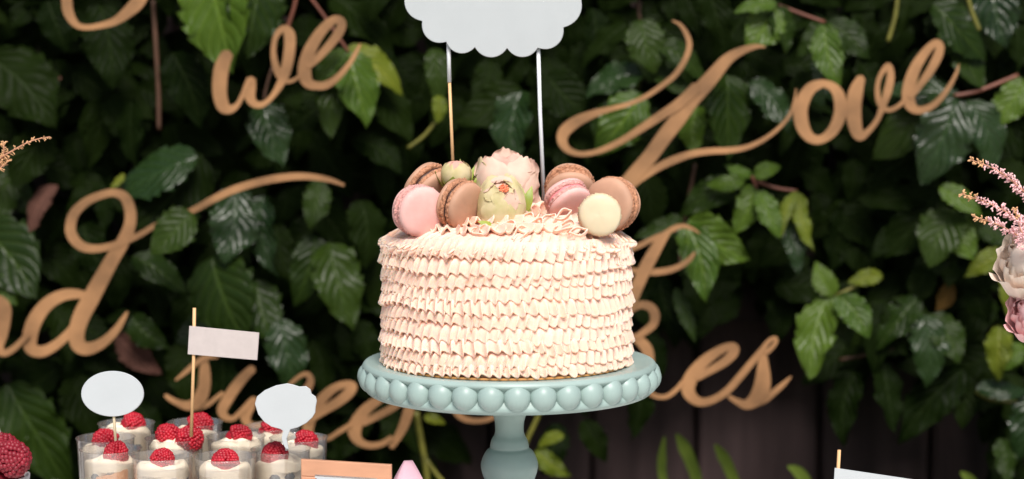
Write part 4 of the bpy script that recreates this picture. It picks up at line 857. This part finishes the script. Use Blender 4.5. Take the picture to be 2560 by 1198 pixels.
for h in hero:
    bx, by, tx, ty, ra, c = h
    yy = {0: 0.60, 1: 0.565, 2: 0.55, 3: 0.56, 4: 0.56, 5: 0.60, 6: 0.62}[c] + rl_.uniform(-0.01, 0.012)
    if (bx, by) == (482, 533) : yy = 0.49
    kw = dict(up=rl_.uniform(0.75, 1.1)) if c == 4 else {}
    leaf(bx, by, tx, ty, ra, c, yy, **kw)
def bare(px, py):                                                   # planks left uncovered by the creeper
    if py > 830 and 1500 < px < 2030: return True
    if px >= 2030 and py > 930 + 0.35 * max(0, px - 2030) * 0.6 and px < 2470: return True
    if py > 1020 and 1040 < px < 1560: return True
    if 2130 < px < 2215 and 570 < py < 680: return True
    return False
# more leaves filling in behind, nearest ones one by one, the deep ones as one mass
cand = []
for gy in range(-3, 27):
    for gx in range(-3, 47):
        px = gx * 58 + rl_.uniform(-29, 29); py = gy * 52 + rl_.uniform(-26, 26)
        if bare(px, py): continue
        cand.append((px, py))
rl_.shuffle(cand)
nfill = 300 - count[0] - 2
ci = 0
while count[0] < 298 and ci < len(cand):                            # palmate leaves: three to five leaflets from one stalk end
    px, py = cand[ci]; ci += 1; nl = rl_.choice((3, 4, 5)); a0 = rl_.gauss(math.pi / 2, 0.45); yy = rl_.uniform(0.585, 0.665); cc = rl_.choice((0, 0, 0, 0, 0, 1, 4)); L0 = rl_.uniform(105, 175)  # mostly the near-black class, with shade painted into the leaf colour
    for k in range(nl):
        an = a0 + (k - (nl - 1) / 2) * rl_.uniform(0.62, 0.85); L = L0 * (1 - 0.16 * abs(k - (nl - 1) / 2)) * rl_.uniform(0.88, 1.1); qx, qy = px + math.cos(an) * L, py + math.sin(an) * L
        if bare(qx, qy) or count[0] >= 298: continue
        leaf(px, py, qx, qy, rl_.choice((.5, .5, .6)), cc, yy + rl_.uniform(-0.008, 0.008))
nfill = ci
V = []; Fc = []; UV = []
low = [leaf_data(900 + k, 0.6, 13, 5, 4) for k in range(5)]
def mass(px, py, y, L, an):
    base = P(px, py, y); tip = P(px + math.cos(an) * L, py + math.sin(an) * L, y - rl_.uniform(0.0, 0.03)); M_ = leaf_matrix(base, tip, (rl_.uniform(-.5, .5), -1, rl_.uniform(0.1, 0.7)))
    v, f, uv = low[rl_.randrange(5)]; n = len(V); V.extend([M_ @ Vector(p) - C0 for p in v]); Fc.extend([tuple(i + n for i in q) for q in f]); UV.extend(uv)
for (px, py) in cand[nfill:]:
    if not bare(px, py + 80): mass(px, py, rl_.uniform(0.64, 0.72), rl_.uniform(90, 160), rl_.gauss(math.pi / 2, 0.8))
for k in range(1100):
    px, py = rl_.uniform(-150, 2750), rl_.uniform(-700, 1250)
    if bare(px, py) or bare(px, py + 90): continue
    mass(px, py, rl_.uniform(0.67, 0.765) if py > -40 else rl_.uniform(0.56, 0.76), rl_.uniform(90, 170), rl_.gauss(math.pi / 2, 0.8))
x = mesh("inner_foliage", V, Fc, LEAF[0], creeper, uv=UV); x["kind"] = "stuff"  # deep leaves coloured near-black to stand in for shade
for (pts, r_, y, m_) in [([(745, -30), (735, 20), (716, 78)], 0.0022, 0.54, STEMR), ([(765, -20), (810, 40), (872, 132)], 0.0017, 0.545, STEMR), ([(383, 0), (390, 120), (396, 230), (397, 325)], 0.0026, 0.60, STEMB), ([(680, 170), (668, 210), (660, 248)], 0.0015, 0.54, STEMB),
                         ([(2245, -20), (2238, 40), (2220, 104)], 0.0024, 0.555, STEMY), ([(2415, -20), (2430, 30), (2448, 76)], 0.0024, 0.53, STEMY), ([(2385, 240), (2450, 226), (2545, 188)], 0.0022, 0.56, STEMR), ([(1040, 1030), (1052, 1100), (1066, 1180), (1070, 1260)], 0.0036, 0.56, STEMY), ([(1066, 1150), (1090, 1185), (1130, 1230)], 0.0026, 0.56, STEMY),
                         ([(1350, 1030), (1332, 1070), (1316, 1105), (1300, 1150)], 0.0028, 0.56, STEMY), ([(1738, 410), (1725, 480), (1710, 560), (1700, 660)], 0.0022, 0.60, STEMB), ([(2205, 692), (2140, 715), (2088, 742)], 0.0020, 0.57, STEMY), ([(1020, 370), (1060, 340), (1094, 298)], 0.0020, 0.57, STEMY), ([(1880, 440), (1890, 470), (1894, 520)], 0.0020, 0.56, STEMR),
                         ([(1945, 12), (1990, 30), (2062, 56)], 0.0018, 0.57, STEMR), ([(1590, -20), (1600, 80), (1598, 220)], 0.0026, 0.66, STEMB), ([(1895, 455), (1940, 470), (1992, 478)], 0.0018, 0.56, STEMR), ([(2100, 900), (2200, 880), (2300, 850)], 0.0020, 0.62, STEMB), ([(2440, 978), (2480, 1000), (2570, 1010)], 0.0022, 0.58, STEMY), ([(220, 900), (232, 1050), (215, 1250)], 0.004, 0.66, STEMB), ([(650, -100), (640, 500), (600, 1200)], 0.005, 0.77, STEMB), ([(1500, -100), (1560, 500), (1480, 900)], 0.005, 0.77, STEMB), ([(2350, -100), (2380, 500), (2340, 1000)], 0.005, 0.77, STEMB)]:
    pp = smoothprof([tuple(P(a, b, y)) for a, b in pts], 5); mesh("stem", local(*[tube(pp, r_, 8)[0]], C0), tube(pp, r_, 8)[1], m_, creeper)

# strap leaved plant at the foot of the fence
pl_ = thing("strap_leaf_plant", "clump of long arching bright green strap leaves in front of the planks", "plant", (P(1800, 1198, 0.60).x, 0.62, -0.75)); p0 = Vector(pl_.location)
for k, (pts, wpx) in enumerate([([(1690, 1084), (1706, 1112), (1726, 1155), (1744, 1225)], 36), ([(1786, 1110), (1802, 1135), (1822, 1172), (1840, 1240)], 34), ([(1968, 1166), (1990, 1178), (2014, 1204), (2035, 1260)], 34), ([(2160, 1215), (2100, 1250), (2060, 1300), (2040, 1400)], 34), ([(1662, 1090), (1655, 1140), (1658, 1200), (1690, 1300)], 26), ([(2400, 1180), (2425, 1205), (2435, 1250), (2410, 1330)], 40)]):
    y = 0.60; ctr = smoothprof([tuple(P(a, b, y + 0.01 * i)) for i, (a, b) in enumerate(pts)] + [tuple(P(*pts[-1], y + 0.03).lerp(p0 + Vector((0.012 * (k - 2), 0, 0)), q_)) for q_ in (0.12, 0.3, 0.6, 1.0)], 8)
    V = []; Fc = []; n = len(ctr); hw = wpx / ppm(y) / 2
    for i, c in enumerate(ctr):
        t = i / (n - 1); w_ = hw * min(1, (t * 6 + 0.02) ** 0.8) * (1 - 0.5 * t); c = Vector(c) - p0
        a, b = Vector(ctr[max(i - 1, 0)]), Vector(ctr[min(i + 1, n - 1)]); d = (b - a).normalized(); s = d.cross(Vector((0, -1, 0.3))).normalized(); nn = s.cross(d)
        V += [c - s * w_ + nn * w_ * 0.35, c, c + s * w_ + nn * w_ * 0.35]
    for i in range(n - 1):
        for j in range(2): Fc.append((i * 3 + j, i * 3 + j + 1, (i + 1) * 3 + j + 1, (i + 1) * 3 + j))
    mesh("blade", V, Fc, BLADE, pl_)
